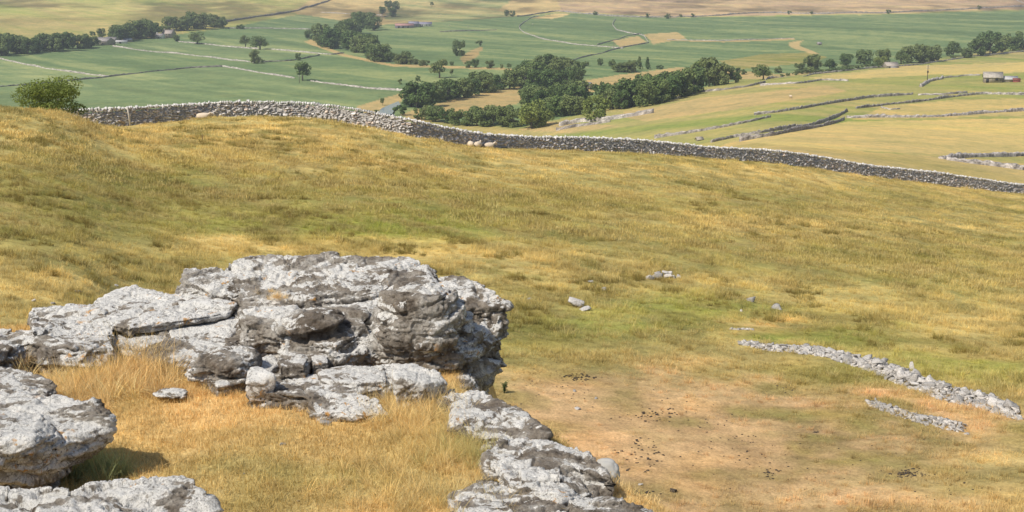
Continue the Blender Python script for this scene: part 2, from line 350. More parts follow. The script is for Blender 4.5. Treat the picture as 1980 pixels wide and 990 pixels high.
PATCH = [
    (HILL, [(-200, -200), (700, -200), (640, 8), (560, 25), (440, 50), (185, 88), (-200, 125)]),
    (VG, [(-300, 112), (190, 86), (350, 66), (450, 52), (560, 30), (720, 26), (1000, 32), (1080, 24), (1300, 34), (1700, 28), (2200, 14), (2200, 60), (1850, 108), (1700, 130), (1550, 140), (1450, 150), (1000, 248), (760, 225), (-300, 260)]),
    (VG2, [(-300, 120), (0, 114), (210, 148), (360, 130), (430, 130), (690, 170), (780, 180), (700, 215), (300, 230), (-300, 240)]),
    (VG2, [(230, 92), (330, 78), (640, 100), (600, 106), (490, 122)]),
    (TERR * 1.05, [(1000, 252), (1100, 240), (1400, 178), (1450, 160), (1600, 143), (1720, 131), (1850, 114), (2300, 95), (2300, 330), (1300, 300)]),
    (GSTRAW * .95, [(700, -60), (2300, -60), (2300, 12), (1980, 17), (1700, 26), (1300, 32), (1080, 22), (1000, 30), (720, 50), (560, 24)]),
    (TAN, [(1060, -80), (2300, -80), (2300, 14), (1980, 18), (1700, 26), (1550, 28), (1300, 33), (1180, 26), (1085, 21)]),
    (np.array((.30, .28, .12)), [(780, -20), (1000, -5), (960, 20), (1000, 32), (830, 44), (740, 40)]),
    (GSTRAW, [(1085, 164), (1190, 146), (1310, 131), (1420, 136), (1500, 143), (1600, 138), (1490, 152), (1300, 160), (1180, 178), (1080, 180)]),
    (GSTRAW * .92, [(775, 222), (830, 205), (900, 185), (1005, 166), (1015, 195), (900, 224), (810, 238)]),
    (GSTRAW, [(690, 207), (740, 190), (782, 178), (775, 200), (760, 225), (690, 225)]),
    (GSTRAW, [(1245, 66), (1310, 62), (1325, 74), (1262, 86)]), (GSTRAW, [(1180, 78), (1235, 70), (1248, 82), (1200, 92)]), (GSTRAW * 1.05, [(1030, 36), (1070, 26), (1105, 26), (1070, 38)]),
    (GSTRAW * .8, [(888, 112), (912, 97), (935, 90), (925, 108), (900, 124)]), (np.array((.30, .27, .09)), [(1390, 118), (1480, 104), (1560, 102), (1600, 110), (1570, 122), (1430, 134)]),
    (GSTRAW * 1.1, [(1525, 82), (1555, 78), (1545, 88), (1590, 106), (1570, 104), (1530, 92)]), (GSTRAW, [(1290, 76), (1400, 79), (1540, 74), (1540, 77), (1400, 82), (1290, 79)]),
    (GSTRAW, [(600, 75), (630, 90), (665, 104), (760, 124), (990, 132), (990, 136), (760, 129), (660, 108), (590, 82)]),
    (STRAW * 1.02, [(1400, 278), (1640, 236), (2300, 222), (2300, 312), (1850, 300), (1500, 285)]), (STRAW * .95, [(1650, 232), (1710, 206), (1850, 192), (2300, 188), (2300, 216), (1800, 228)]),
    (STRAW * .85, [(1340, 300), (1420, 272), (1500, 280), (1850, 306), (2300, 340), (2300, 380), (1700, 345)]),
    (STRAW, [(1560, 150), (1750, 128), (2300, 108), (2300, 132), (1800, 145), (1600, 156)]),
    (GSTRAW, [(1180, 222), (1350, 190), (1600, 166), (1640, 176), (1400, 215), (1250, 235)]), (GSTRAW, [(1000, 252), (1060, 235), (1200, 243), (1100, 258)]),
]
def pin(px, py, P):
    c = np.zeros(px.shape, bool); n = len(P)
    for i in range(n):
        a, b = P[i], P[(i + 1) % n]
        if a[1] == b[1]: continue
        c ^= ((a[1] > py) != (b[1] > py)) & (px < (b[0] - a[0]) * (py - a[1]) / (b[1] - a[1]) + a[0])
    return c
def land_col(x, y, z):
    D = np.hypot(x, y); px, py = project(x, y, z)
    n1 = fbm2(x, y, 7, 4, 31); n2 = fbm2(x, y, 1.6, 4, 33); n0 = fbm2(x, y, 22, 3, 35); n3 = fbm2(x, y, 60, 4, 37)
    t = np.clip(.5 + .9 * n1 + .5 * n0, 0, 1)[:, None]
    c = STRAW * t + OLIVE * (1 - t)
    wx = px + 60 * n1; wy = py + 14 * n2 + 10 * n1
    for bx, by, rx, ry, bc, s in BLOBS:
        w = (s * np.exp(-(((wx - bx) / rx) ** 2 + ((wy - by) / ry) ** 2)) * (y > 5))[:, None]
        w = np.clip(w * (1 + 1.5 * n2[:, None]), 0, 1)
        c = c * (1 - w) + bc * w
    t = np.clip(.5 + 1.3 * n2, 0, 1)[:, None]
    c = c * (.78 + .42 * t)
    clump = sstep(.12, .42, fbm2(x, y, 3.2, 4, 45))[:, None] * ((D < 130) * (1 - np.clip(1.3 * np.exp(-(((px - 1380) / 520) ** 2 + ((py - 870) / 130) ** 2)), 0, 1)))[:, None]; c = c * (1 - .6 * clump) + np.array((.20, .19, .05)) * .6 * clump
    # turf on the rocky ledge
    led = poly_sd(x, y, LEDGE) < .9
    t = np.clip(.62 + 1.2 * fbm2(x, y, .8, 4, 41), 0, 1)[:, None]
    lc = np.array((.63, .46, .215)) * t + np.array((.42, .32, .13)) * (1 - t)
    gx = np.exp(-(((px - 560) / 300) ** 2 + ((py - 925) / 60) ** 2))[:, None] * np.clip(.8 + fbm2(x, y, .5, 3, 43), 0, 1)[:, None]
    lc = lc * (1 - .55 * gx) + np.array((.28, .27, .09)) * .55 * gx
    k = led & (D < 25); c[k] = lc[k]
    # beyond the stone wall
    wd = np.interp(px, sorted(WALL), [WALL[q][0] for q in sorted(WALL)])
    far = D > wd
    cf = np.tile(TERR, (len(x), 1))
    wpx = px + 5 * n3; wpy = py + 1.2 * n3
    for pc, P in PATCH:
        m = pin(wpx, wpy, P); cf[m] = pc
    u = x * .6 - y * .8; v = x * .8 + y * .6
    st = fbm(np.stack([u / 160, v / 13, np.full_like(u, 4.)], 1), 4, 51); st2 = fbm(np.stack([u / 260, v / 45, np.full_like(u, 2.)], 1), 3, 53)
    s3 = fbm(np.stack([x / 120, y / 16, np.full_like(u, 4.)], 1), 4, 57)
    dry = np.clip(.95 * st + .7 * st2 + .35 * s3 + .03, -.6, .6)[:, None]
    isg = (cf[:, 1] > cf[:, 0])[:, None]
    cf = np.where(isg, cf * (1 + .28 * dry) + np.array((.11, .065, .025)) * np.clip(dry, 0, 1) * 1.3, cf + (GSTRAW - cf * .9) * dry * .9 * 1.0)
    hill = sstep(1400, 2000, D)[:, None] * (~isg)
    hn = .5 * fbm(np.stack([x / 25, y / 60, np.full_like(u, 6.)], 1), 4, 63)[:, None] + fbm(np.stack([x / 90, y / 160, np.full_like(u, 1.)], 1), 5, 61)[:, None]
    cf = cf * (1 + hill * np.clip(hn * 1.2, -.45, .4))
    c = np.where(far[:, None], cf, c)
    rockface = sstep(.5, 1.4, poly_sd(x, y, LEDGE)) * (D < 22) * (z > -9.5)
    c = c * (1 - rockface[:, None]) + np.array((.3, .28, .25)) * rockface[:, None]
    return np.clip(c, .01, .9)

# ------------------------------------------------------------------ ground mesh
def build_ground():
    inner = np.linspace(az_of(-120), az_of(2100), 640)
    outer_r = np.linspace(inner[-1], math.pi, 60)[1:] if True else None
    outer_l = np.linspace(-math.pi, inner[0], 60)[:-1]
    az = np.concatenate([outer_l, inner, outer_r])
    ld = np.concatenate([[math.log(.4), math.log(1), math.log(2), math.log(3.2), math.log(4.6)], np.arange(math.log(6), math.log(60), .0062), np.arange(math.log(60), math.log(3000), .0085), np.linspace(math.log(3000), math.log(6800), 60)])
    A, L = np.meshgrid(az, ld, indexing='ij'); D = np.exp(L)
    x = (D * np.sin(A)).ravel(); y = (D * np.cos(A)).ravel(); z = H(x, y)
    col = land_col(x, y, z)
    na, nl = A.shape
    idx = np.arange(na * nl).reshape(na, nl)
    q = np.stack([idx[:-1, :-1], idx[:-1, 1:], idx[1:, 1:], idx[1:, :-1]], -1).reshape(-1, 4)
    # close the middle below the viewer
    c0 = len(x); V = np.stack([x, y, z + CAMZ], 1); V = np.vstack([V, [[0, 0, h1(0, .01) + CAMZ]]]); col = np.vstack([col, col[:1]])
    Fs = [q[:, ::-1]]
    me = mesh_np('ground', V, q[:, ::-1].copy(), col, True, M_GROUND)
    link('ground', me, kind='structure')
    tri = np.array([[c0, idx[i + 1, 0], idx[i, 0]] for i in range(na - 1)])
build_ground()

# ------------------------------------------------------------------ rocks
def rock_mesh(name, pieces, vox, amp=1.0, seed=0, mat=None, strata=1.0, sub=None):
    """pieces: list of ('slab', [(px,py,D)...], height, bottom scale) or ('blob', (px,py,D), (rx,ry,rz) metres)"""
    mb = MB()
    for pc in pieces:
        if pc[0] == 'slab':
            P = []
            for (px, py, D) in pc[1]:
                x, y, z = rayd(px, py); n = math.hypot(x, y); P.append(np.array((x / n * D, y / n * D, z / n * D)))
            P = np.array(P); n = len(P); c = P.mean(0); h = pc[2]; bs = pc[3]
            # make loop counter-clockwise in plan
            ar = sum(P[i][0] * P[(i + 1) % n][1] - P[(i + 1) % n][0] * P[i][1] for i in range(n))
            if ar < 0: P = P[::-1]
            rings = []
            for s, dz in ((.93, 0), (1.0, -.07 * min(h, 1)), (1.01, -.4 * h), ((1 + bs) / 2, -.75 * h), (bs, -h)):
                Q = c + (P - c) * s; Q[:, 2] = c[2] + (P[:, 2] - c[2]) * (s if s < 1 else 1) * (1 if dz > -.5 * h else .5) + dz; rings.append(Q)
            V = np.vstack(rings + [[c + (0, 0, .01)], [c + (0, 0, -h)]]); Fs = []
            for k in range(4):
                for j in range(n): Fs.append((k * n + j, (k + 1) * n + j, (k + 1) * n + (j + 1) % n, k * n + (j + 1) % n))
            t = 5 * n
            for j in range(n): Fs.append((t, j, (j + 1) % n)); Fs.append((t + 1, 4 * n + (j + 1) % n, 4 * n + j))
            mb.add(V, Fs)
        else:
            (px, py, D), r = pc[1], pc[2]
            x, y, z = rayd(px, py); n = math.hypot(x, y); c = np.array((x, y, z)) / n * D
            V = []; Fs = []; nu, nv_ = 16, 9
            for a in range(nv_ + 1):
                th = math.pi * a / nv_
                for b in range(nu):
                    ph = 2 * math.pi * b / nu
                    d = np.array((math.sin(th) * math.cos(ph), math.sin(th) * math.sin(ph), math.cos(th)))
                    d = np.sign(d) * np.abs(d) ** .75
                    V.append(c + d * r)
            for a in range(nv_):
                for b in range(nu): Fs.append((a * nu + b, (a + 1) * nu + b, (a + 1) * nu + (b + 1) % nu, a * nu + (b + 1) % nu))
            mb.add(V, Fs)
    me = mb.mesh('tmp'); o = bpy.data.objects.new('tmp', me); COL.objects.link(o)
    md = o.modifiers.new('r', 'REMESH'); md.mode = 'VOXEL'; md.voxel_size = vox; md.use_smooth_shade = True
    dg = bpy.context.evaluated_depsgraph_get(); ev = o.evaluated_get(dg)
    m2 = bpy.data.meshes.new_from_object(ev, depsgraph=dg)
    bpy.data.objects.remove(o); bpy.data.meshes.remove(me)
    nv = len(m2.vertices); V = np.empty(nv * 3, np.float32); m2.vertices.foreach_get('co', V); V = V.reshape(-1, 3).astype(float)
    Nn = np.empty(nv * 3, np.float32); m2.vertices.foreach_get('normal', Nn); Nn = Nn.reshape(-1, 3).astype(float)
    s = seed * 13.7
    q = V + s
    qw = q + .05 * np.stack([fbm(q * 3, 3, 1), fbm(q * 3, 3, 2), .5 * fbm(q * 3, 3, 3)], 1)
    side = 1 - .65 * np.clip(Nn[:, 2], 0, 1) ** 2
    d = .05 * fbm(q * 1.1, 2, 5) * side
    # bedding planes: every bed steps in or out, broken by joints
    for sc, am, cr, wd in (((1.15, 1.15, 5.5 * strata), .11, .03, .05), ((3.6, 3.6, 13 * strata), .05, .02, .07), ((10, 10, 26), .016, .010, .10), ((27, 27, 48), .007, .004, .12)):
        f1, f2, off, hv = worley(qw * np.array(sc), seed + 3)
        flat = .8 if am > .04 else 1
        d = d + am * side ** flat * (.8 * (hv[:, 0] - .5) + 1.9 * ((hv - .5) * off).sum(1)) - cr * (1 - sstep(0, wd, f2 - f1))
    d = d + .012 * (1 - 2 * np.abs(fbm(q * 9, 4, 11, .6))) + .010 * fbm(q * 26, 3, 12, .6)
    pit = fbm(q * 8, 2, 13); d = d - .028 * sstep(.32, .5, pit)
    d = np.where(d > 0, d * .75, d)
    V = V + Nn * (d * amp)[:, None]
    base = np.array((V[:, 0].mean(), V[:, 1].mean(), V[:, 2].min()))
    m2.vertices.foreach_set('co', (V - base).astype(np.float32).ravel()); m2.update()
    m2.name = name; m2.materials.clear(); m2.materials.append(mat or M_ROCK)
    m2.polygons.foreach_set('use_smooth', np.ones(len(m2.polygons), bool))
    return m2, base
def rock(name, label, pieces, vox=.016, amp=1.0, seed=0, mat=None, strata=1.0, cat='rock', group=None):
    me, b = rock_mesh(name, pieces, vox, amp, seed, mat, strata)
    return link(name, me, (b[0], b[1], b[2] + CAMZ), label=label, cat=cat, group=group)
def zp(z, pts):      # picture points lying on the level z -> (px, py, D)
    out = []
    for p in pts:
        zz = z if len(p) == 2 else p[2]
        x, y, w = rayd(p[0], p[1]); n = math.hypot(x, y); out.append((p[0], p[1], zz / w * n))
    return out
rock('limestone_crag', 'massive weathered limestone crag with flat layered top and overhanging dark right end', [
    ('slab', zp(-2.92, [(338, 548, -3.0), (352, 522, -2.95), (420, 514), (478, 489, -2.85), (560, 491, -2.85), (640, 484, -2.83), (656, 494, -2.86), (800, 494), (844, 514, -2.94), (848, 545, -3.0), (720, 562, -3.0), (600, 572, -3.02), (440, 575, -3.1)]), .75, .9),
    ('slab', zp(-3.02, [(440, 560), (600, 560), (720, 552), (850, 530), (900, 533), (942, 550), (972, 563), (978, 590, -3.1), (900, 600, -3.12), (850, 592, -3.12), (760, 592, -3.12), (650, 604, -3.14), (560, 612, -3.2), (455, 612, -3.2)]), .68, .93),
    ('slab', zp(-3.12, [(600, 585), (700, 578), (830, 578), (880, 592), (885, 612), (800, 622, -3.17), (690, 622, -3.17), (600, 618)]), .62, .86),
    ('slab', zp(-3.16, [(840, 580), (960, 575), (972, 600), (962, 640, -3.3), (900, 640, -3.3), (850, 625)]), .66, .5),
    ('slab', zp(-3.26, [(440, 585), (560, 590), (640, 605), (690, 640, -3.32), (640, 672, -3.4), (540, 672, -3.42), (470, 660, -3.4)]), .5, .95),
    ('blob', (600, 640, 12.45), (.3, .25, .16)), ('blob', (810, 625, 12.35), (.36, .38, .35)),
    ('slab', zp(-3.1, [(465, 596), (600, 594), (706, 600), (716, 628, -3.14), (655, 640, -3.16), (560, 636, -3.16), (470, 630, -3.16)]), .5, .97),
    ('slab', zp(-3.2, [(540, 622), (700, 612), (712, 640), (650, 668), (550, 660)]), .42, .97),
    ('blob', (915, 690, 12.9), (.22, .4, .35)), ('blob', (890, 700, 12.6), (.2, .4, .45)), ('slab', zp(-3.3, [(560, 640), (700, 636), (720, 662), (660, 690), (570, 690)]), .3, 1.0), ('slab', zp(-3.2, [(640, 630), (760, 618), (870, 625), (890, 660), (800, 672, -3.25), (690, 660, -3.25)]), .5, .9),
], .0125, 1.0, 1)
rock('limestone_slab', 'long pale flat slab capping the rocks left of the crag', [
    ('slab', zp(-3.12, [(165, 588), (225, 560), (262, 549, -3.08), (330, 566, -3.1), (430, 574), (455, 588), (440, 602, -3.16), (390, 611, -3.16), (250, 632, -3.18), (215, 628, -3.18)]), .10, .93)], .012, .55, 2, M_ROCKP, 1.3)
rock('limestone_slab', 'broad pale slab with rounded nose at the left of the long slab', [
    ('slab', zp(-3.15, [(48, 605), (60, 592), (105, 589), (170, 592), (222, 610), (226, 640, -3.2), (190, 655, -3.24), (120, 662, -3.26), (60, 640)]), .2, .8)], .012, .7, 3, M_ROCKP)
rock('limestone_boulder', 'grey jointed boulder under the broad pale slab', [
    ('slab', zp(-3.22, [(60, 645), (150, 640), (222, 645), (222, 668), (160, 680), (80, 675)]), .34, 1.0)], .013, .8, 4)
rock('limestone_boulder', 'white topped sloping ledge at the left edge of the photo, above the grass', [
    ('slab', zp(-3.2, [(-60, 640), (0, 632), (50, 634), (100, 650), (150, 672), (140, 690, -3.35), (60, 700, -3.4), (-60, 700)]), .3, .95)], .013, .8, 5)
rock('limestone_block', 'bright white angular block tucked under the long slab', [
    ('slab', zp(-3.24, [(322, 632), (360, 618), (440, 606), (462, 624), (445, 650, -3.3), (400, 672, -3.36), (335, 665, -3.34)]), .2, .7)], .012, .45, 6, M_ROCKW)
rock('limestone_boulder', 'dark shaded boulder beneath the white angular block, behind dry tussock', [
    ('slab', zp(-3.27, [(225, 618), (460, 612), (480, 668, -3.33), (400, 690, -3.36), (320, 695, -3.36), (225, 680, -3.33)]), .4, 1.0), ('blob', (420, 715, 11.9), (.28, .2, .14))], .013, .9, 7)
rock('limestone_block', 'lichen spotted block with orange patches right of the white angular block', [
    ('slab', zp(-3.3, [(430, 640), (470, 625), (500, 640), (510, 668, -3.36), (470, 690, -3.4), (435, 670)]), .2, .85)], .012, .45, 8)
rock('limestone_boulder', 'dark grey rock between white block and crag foot', [('blob', (450, 705, 12.0), (.24, .18, .13))], .012, .8, 27)
rock('limestone_boulder', 'rounded grey boulder with bluish top, upper of the three at left edge', [
    ('slab', zp(-3.24, [(-80, 705), (0, 704), (55, 712), (105, 735), (112, 752, -3.32), (60, 768), (-80, 768)]), .3, .95)], .013, .8, 9)
rock('limestone_boulder', 'large pale pitted boulder overhanging its shadow, middle of the three at left edge', [
    ('slab', zp(-2.98, [(-90, 768), (0, 764), (60, 760), (125, 755), (185, 775), (212, 800, -3.02), (205, 825, -3.1), (140, 850, -3.12), (60, 850), (-90, 850)]), .3, .72)], .012, .65, 10, M_ROCKP)
rock('limestone_boulder', 'low lichen covered rock supporting the large pitted boulder', [
    ('slab', zp(-3.28, [(-90, 872), (60, 868), (110, 885), (105, 900), (40, 915), (-90, 915)]), .4, 1.0)], .013, .8, 11)
rock('limestone_slab', 'long pale slab running along the bottom left corner', [
    ('slab', zp(-3.12, [(-90, 945), (30, 938), (90, 936), (135, 950), (190, 930), (280, 920), (368, 920), (398, 938), (412, 975, -3.2), (425, 1020, -3.3), (200, 1060), (-90, 1060)]), .4, 1.0)], .013, .9, 12, M_ROCKP)
rock('limestone_block', 'small pale upright triangular stone in front of the crag', [
    ('slab', zp(-3.22, [(484, 708), (500, 706), (532, 722), (505, 738, -3.28), (476, 738, -3.28)]), .2, .75)], .010, .18, 13, M_ROCKW)
rock('limestone_slab', 'cracked flat grey slab bedded in the turf before the crag', [
    ('slab', zp(-3.36, [(470, 752), (530, 722), (620, 722), (650, 738), (730, 768), (756, 795, -3.42), (700, 800, -3.42), (612, 800, -3.45), (590, 765)]), .16, .97)], .012, .6, 14)
rock('limestone_boulder', 'low rounded whitish rock with orange lichen below the dark hollow', [
    ('slab', zp(-3.33, [(610, 712), (680, 700), (740, 708), (745, 735), (690, 740), (620, 735)]), .2, .95)], .012, .45, 15, M_ROCKP)
rock('limestone_boulder', 'bright white hump shaped boulder under the overhang', [
    ('slab', zp(-3.2, [(765, 705), (800, 697), (840, 712), (868, 738, -3.3), (820, 742, -3.26), (765, 730)]), .3, 1.05)], .011, .4, 16, M_ROCKW)
rock('limestone_block', 'small greenish grey block wedged against the crag foot', [
    ('slab', zp(-3.25, [(530, 690), (570, 678), (600, 690), (590, 706), (540, 708)]), .3, .95)], .011, .35, 17)
rock('limestone_block', 'small squarish tan stone beside the dark hollow', [
    ('slab', zp(-3.29, [(598, 684), (632, 680), (636, 700), (604, 704)]), .12, .9)], .010, .2, 18, M_ROCKP)
rock('limestone_boulder', 'jagged pale rock with pointed tip at top of the right rocky rim', [
    ('slab', zp(-3.36, [(872, 755), (925, 750), (965, 768), (1012, 788), (1032, 815), (1064, 838), (1010, 848, -3.42), (930, 850, -3.45), (872, 815)]), .55, 1.0)], .012, .7, 19)
rock('limestone_boulder', 'craggy grey rock with white cap, middle of the right rocky rim', [
    ('slab', zp(-3.38, [(945, 878), (975, 850), (1060, 846), (1120, 862), (1170, 888), (1190, 925), (1195, 960, -3.5), (1080, 960), (980, 940)]), .55, .95)], .012, 1.0, 20)
rock('limestone_block', 'white rounded block set into the lower right rim', [
    ('slab', zp(-3.33, [(1002, 905), (1050, 898), (1085, 915), (1090, 935, -3.38), (1040, 945, -3.4), (1005, 925)]), .2, .9)], .011, .4, 21, M_ROCKW)
rock('limestone_slab', 'broad grey ledge at bottom of the photo right of the grass', [
    ('slab', zp(-3.42, [(870, 950), (930, 925), (1000, 935), (1100, 955), (1200, 965), (1262, 990, -3.5), (1300, 1050), (1000, 1080), (880, 1040)]), .5, 1.0)], .012, .9, 22)
rock('limestone_boulder', 'smooth pale grey rounded boulder just outside the right rim', [('blob', (1172, 925, 9.75), (.10, .12, .15))], .012, .12, 23, mat_plain('smooth_pale_stone', (.44, .43, .41), .08, 5.0))
rock('limestone_boulder', 'small dark rock at foot of the crag above right rim', [('blob', (880, 748, 12.1), (.18, .25, .12))], .012, .8, 24)
rock('limestone_boulder', 'half buried grey stone showing through dry grass near the left tussock', [('blob', (330, 762, 11.6), (.16, .12, .035))], .011, .5, 25, M_ROCKP)
rock('limestone_boulder', 'tiny half sunk stone beside the cracked flat slab', [('blob', (592, 803, 11.15), (.07, .06, .04))], .009, .4, 26, M_ROCKP)

rock('limestone_block', 'low bluish white stone between orange lichen block and greenish block', [('slab', zp(-3.36, [(455, 690), (525, 680), (540, 702), (520, 722), (470, 725)]), .2, .95)], .012, .5, 30, M_ROCKW)
rock('limestone_boulder', 'brown grey rock left of the cracked slab behind the triangular stone', [('slab', zp(-3.38, [(400, 700), (470, 700), (480, 735), (420, 745), (380, 725)]), .2, .95)], .012, .6, 31)
rock('limestone_boulder', 'low pale rock joining the orange lichen rock and the white hump', [('slab', zp(-3.36, [(725, 705), (775, 702), (780, 735), (740, 745)]), .2, .95)], .012, .5, 32, M_ROCKP)
rock('limestone_boulder', 'weathered low rock on the rim left of the white rounded block', [('slab', zp(-3.44, [(940, 860), (1010, 850), (1030, 900), (1010, 940), (930, 930), (925, 885)]), .3, 1.0)], .012, .8, 28)
rock('limestone_block', 'small pale stone filling the rim between white hump and jagged rock', [('slab', zp(-3.4, [(838, 752), (880, 748), (892, 765), (880, 785), (845, 775)]), .25, 1.0)], .011, .6, 29)

# ------------------------------------------------------------------ loose stones
def stone_proto(seed, flat=.6):
    r = np.random.default_rng(seed)
    import itertools
    n = 4; V = []; idx = {}; Fs = []
    def vid(p):
        k = tuple(np.round(p, 5))
        if k not in idx: idx[k] = len(V); V.append(np.array(p, float))
        return idx[k]
    for ax in range(3):
        for sg in (-1, 1):
            for i in range(n):
                for j in range(n):
                    q = []
                    for (a, b) in ((i, j), (i + 1, j), (i + 1, j + 1), (i, j + 1)):
                        p = [0, 0, 0]; p[ax] = sg; p[(ax + 1) % 3] = 2 * a / n - 1; p[(ax + 2) % 3] = 2 * b / n - 1; q.append(vid(p))
                    Fs.append(tuple(q if sg > 0 else q[::-1]))
    V = np.array(V); L = np.linalg.norm(V, axis=1, keepdims=True)
    V = V / L ** .12
    for k in range(7):        # random flat cuts
        nrm = r.normal(size=3); nrm /= np.linalg.norm(nrm); h = r.uniform(.45, .85)
        d = V @ nrm; V = V - np.clip(d - h, 0, None)[:, None] * nrm
    V = V + .035 * r.normal(size=V.shape)
    V = V * np.array([1, r.uniform(.6, .95), r.uniform(flat * .7, flat * 1.2)]) * .5
    return V, Fs
PROT = [stone_proto(100 + k) for k in range(10)]
def stone_data(k, col):
    V, Fs = PROT[k]; V = V.copy(); V[:, 2] -= V[:, 2].min() * .7
    c = np.tile(np.array(col), (len(V), 1))
    return mesh_np('stone', V, Fs, c, False, M_RUB)
SD = [stone_data(k % 10, np.array((.48, .455, .43)) * random.uniform(.65, 1.3)) for k in range(16)]
def loose(px, py, wpx, label, group=None, dmin=22, name='loose_stone', up=0.0, sq=(1, 1, 1), cat='stone'):
    x, y, z, d = hit(px, py, dmin); s = wpx * d / F
    o = link(name, random.choice(SD), (x, y, z + CAMZ + up - s * .04), label=label, cat=cat, group=group, rz=random.uniform(0, 6.28), sc=(s * sq[0], s * sq[1], s * sq[2]))
    o.rotation_euler[0] = random.uniform(-.3, .3); o.rotation_euler[1] = random.uniform(-.3, .3)
    return o
def stone_row(line, n, w, size, label, group, mid=0):
    L = [hit(a, b, 22) for a, b in line]; L = np.array([(a[0], a[1]) for a in L])
    seg = np.r_[0, np.cumsum(np.hypot(*np.diff(L, axis=0).T))]
    for k in range(n):
        t = random.random(); s = t * seg[-1]
        x = np.interp(s, seg, L[:, 0]); y = np.interp(s, seg, L[:, 1])
        ww = np.interp(t, np.linspace(0, 1, len(w)), w)
        g = random.uniform(-1, 1)
        y += g * ww * 1.6; x += g * ww * .4
        ss = size * random.uniform(.5, 1.35) * (1.0 - .25 * abs(g)) * np.interp(t, [0, .3, 1], [.7, 1, 1.1])
        z = h1(x, y) + CAMZ + max(0, .2 * ww * (1 - abs(g)) * random.uniform(0, 1.6) * mid)
        o = link('loose_stone', random.choice(SD), (x, y, z - ss * .14), label=label, cat='stone', group=group, rz=random.uniform(0, 6.28), sc=(ss,) * 3)
        o.rotation_euler[0] = random.uniform(-.5, .5); o.rotation_euler[1] = random.uniform(-.5, .5)
stone_row([(1432, 664), (1500, 674), (1590, 682), (1680, 706), (1760, 735), (1830, 760), (1900, 778), (1958, 796)], 290, [.15, .5, .85, .9, .75], .38,
          'grey stone among the long tumbled line of rubble crossing the turf at right', 'stones of the long tumbled rubble line', 1)
stone_row([(1680, 778), (1730, 796), (1790, 812), (1862, 830)], 60, [.2, .35, .3, .3], .26, 'small grey stone in the short rubble strip below the long rubble line', 'stones of the short rubble strip', .5)
stone_row([(1392, 636), (1460, 638)], 16, [.12, .1], .2, 'small half buried stone in the faint row above the long rubble line', 'stones of the faint buried row')
for px, py, w, l in ((1255, 540, 22, 'left end stone of the small cairn like heap'), (1268, 538, 24, 'broad flat stone in the left half of the small heap'), (1290, 537, 24, 'broad stone in the middle of the small heap'),
                     (1303, 538, 18, 'stone right of the middle of the small heap'), (1313, 538, 14, 'small stone at the right end of the small heap')):
    loose(px, py, w, l, 'stones of the small heap in the middle field')
for px, py, w, u, l in ((1284, 536, 15, .2, 'pale stone perched on top of the small heap'), (1270, 536, 16, .16, 'dark stone lying on the left of the small heap'), (1296, 536, 16, .15, 'stone resting on the right shoulder of the small heap')):
    loose(px, py, w, l, 'stones of the small heap in the middle field', up=u)
def fieldrock(name, label, px, py, sz, seed, amp=.5, mat=M_ROCKP, tilt=0):
    x, y, z, d = hit(px, py, 22)
    r0 = rayd(px, py - sz[2] / d * F * .3); n = math.hypot(r0[0], r0[1])
    x2, y2, z2 = r0
    return rock(name, label, [('blob', (px, py - sz[2] / d * F * .45, d), sz)], max(.025, max(sz) / 22), amp, seed, mat)
loose(1108, 592, 40, 'lone pale wedge shaped boulder in the middle of the field', name='limestone_boulder', sq=(1, .8, 1.15), up=.06); loose(1130, 600, 26, 'lower grey stone leaning against the lone wedge boulder', name='limestone_boulder', sq=(1, .9, .7))
loose(1453, 583, 24, 'pale tilted stone left of the two above the dry patch', name='limestone_boulder', sq=(1, .8, 1))
loose(1506, 598, 20, 'darker squarish stone right of the two above the dry patch', name='limestone_boulder', sq=(1, 1, 1.6))
loose(1433, 602, 9, 'tiny grey stone left of the dry patch')
loose(1765, 716, 13, 'small white upright stone standing behind the rubble line', name='upright_stone', sq=(.8, .8, 3.2))
loose(1168, 563, 14, 'flat pale stone in grass above the lone wedge boulder'); loose(1140, 546, 14, 'flat pale stone further up left of the small heap')
loose(1022, 580, 9, 'small stone in straw grass right of the crag'); loose(1115, 791, 14, 'white stone on the bare ground right of the plant'); loose(1240, 938, 12, 'white stone low on the bare ground'); loose(1112, 757, 8, 'white chip on bare ground right of the green plant'); loose(1152, 771, 8, 'pale chip on the bare ground below the dark dung patch')
loose(1300, 950, 16, 'dark round clod on the bare ground near the bottom', name='clod'); loose(1693, 775, 10, 'upright stone at the start of the short rubble strip', sq=(.8, .8, 1.6))
loose(152, 566, 18, 'flat grey stone in the grass beyond the left slabs'); loose(225, 553, 10, 'small stone in the grass right of the flat grey one'); loose(65, 583, 12, 'small pale stone in grass above the far left slab'); loose(104, 588, 10, 'tiny white stone just behind the broad pale slab')
for px, py, w, l in ((546, 864, 16, 'white pebble lying on the ledge turf'), (472, 918, 6, 'tiny white pebble low on the ledge turf'), (576, 968, 6, 'tiny pebble near bottom of the ledge'), (614, 975, 6, 'tiny pebble right of another near the bottom'), (632, 820, 26, 'pale stone at foot of the cracked slab'), (740, 812, 30, 'brownish stone right of the cracked slab')):
    x, y, z = at_plane(px, py, -3.5); z = h1(x, y); s = w * math.hypot(x, y) / F
    link('pebble', random.choice(SD), (x, y, z + CAMZ), label=l, cat='pebble', rz=random.uniform(0, 6), sc=(s, s, s * .8))
bpy.data.objects['clod'].data = bpy.data.objects['clod'].data.copy(); bpy.data.objects['clod'].data.materials[0] = M_DUNG

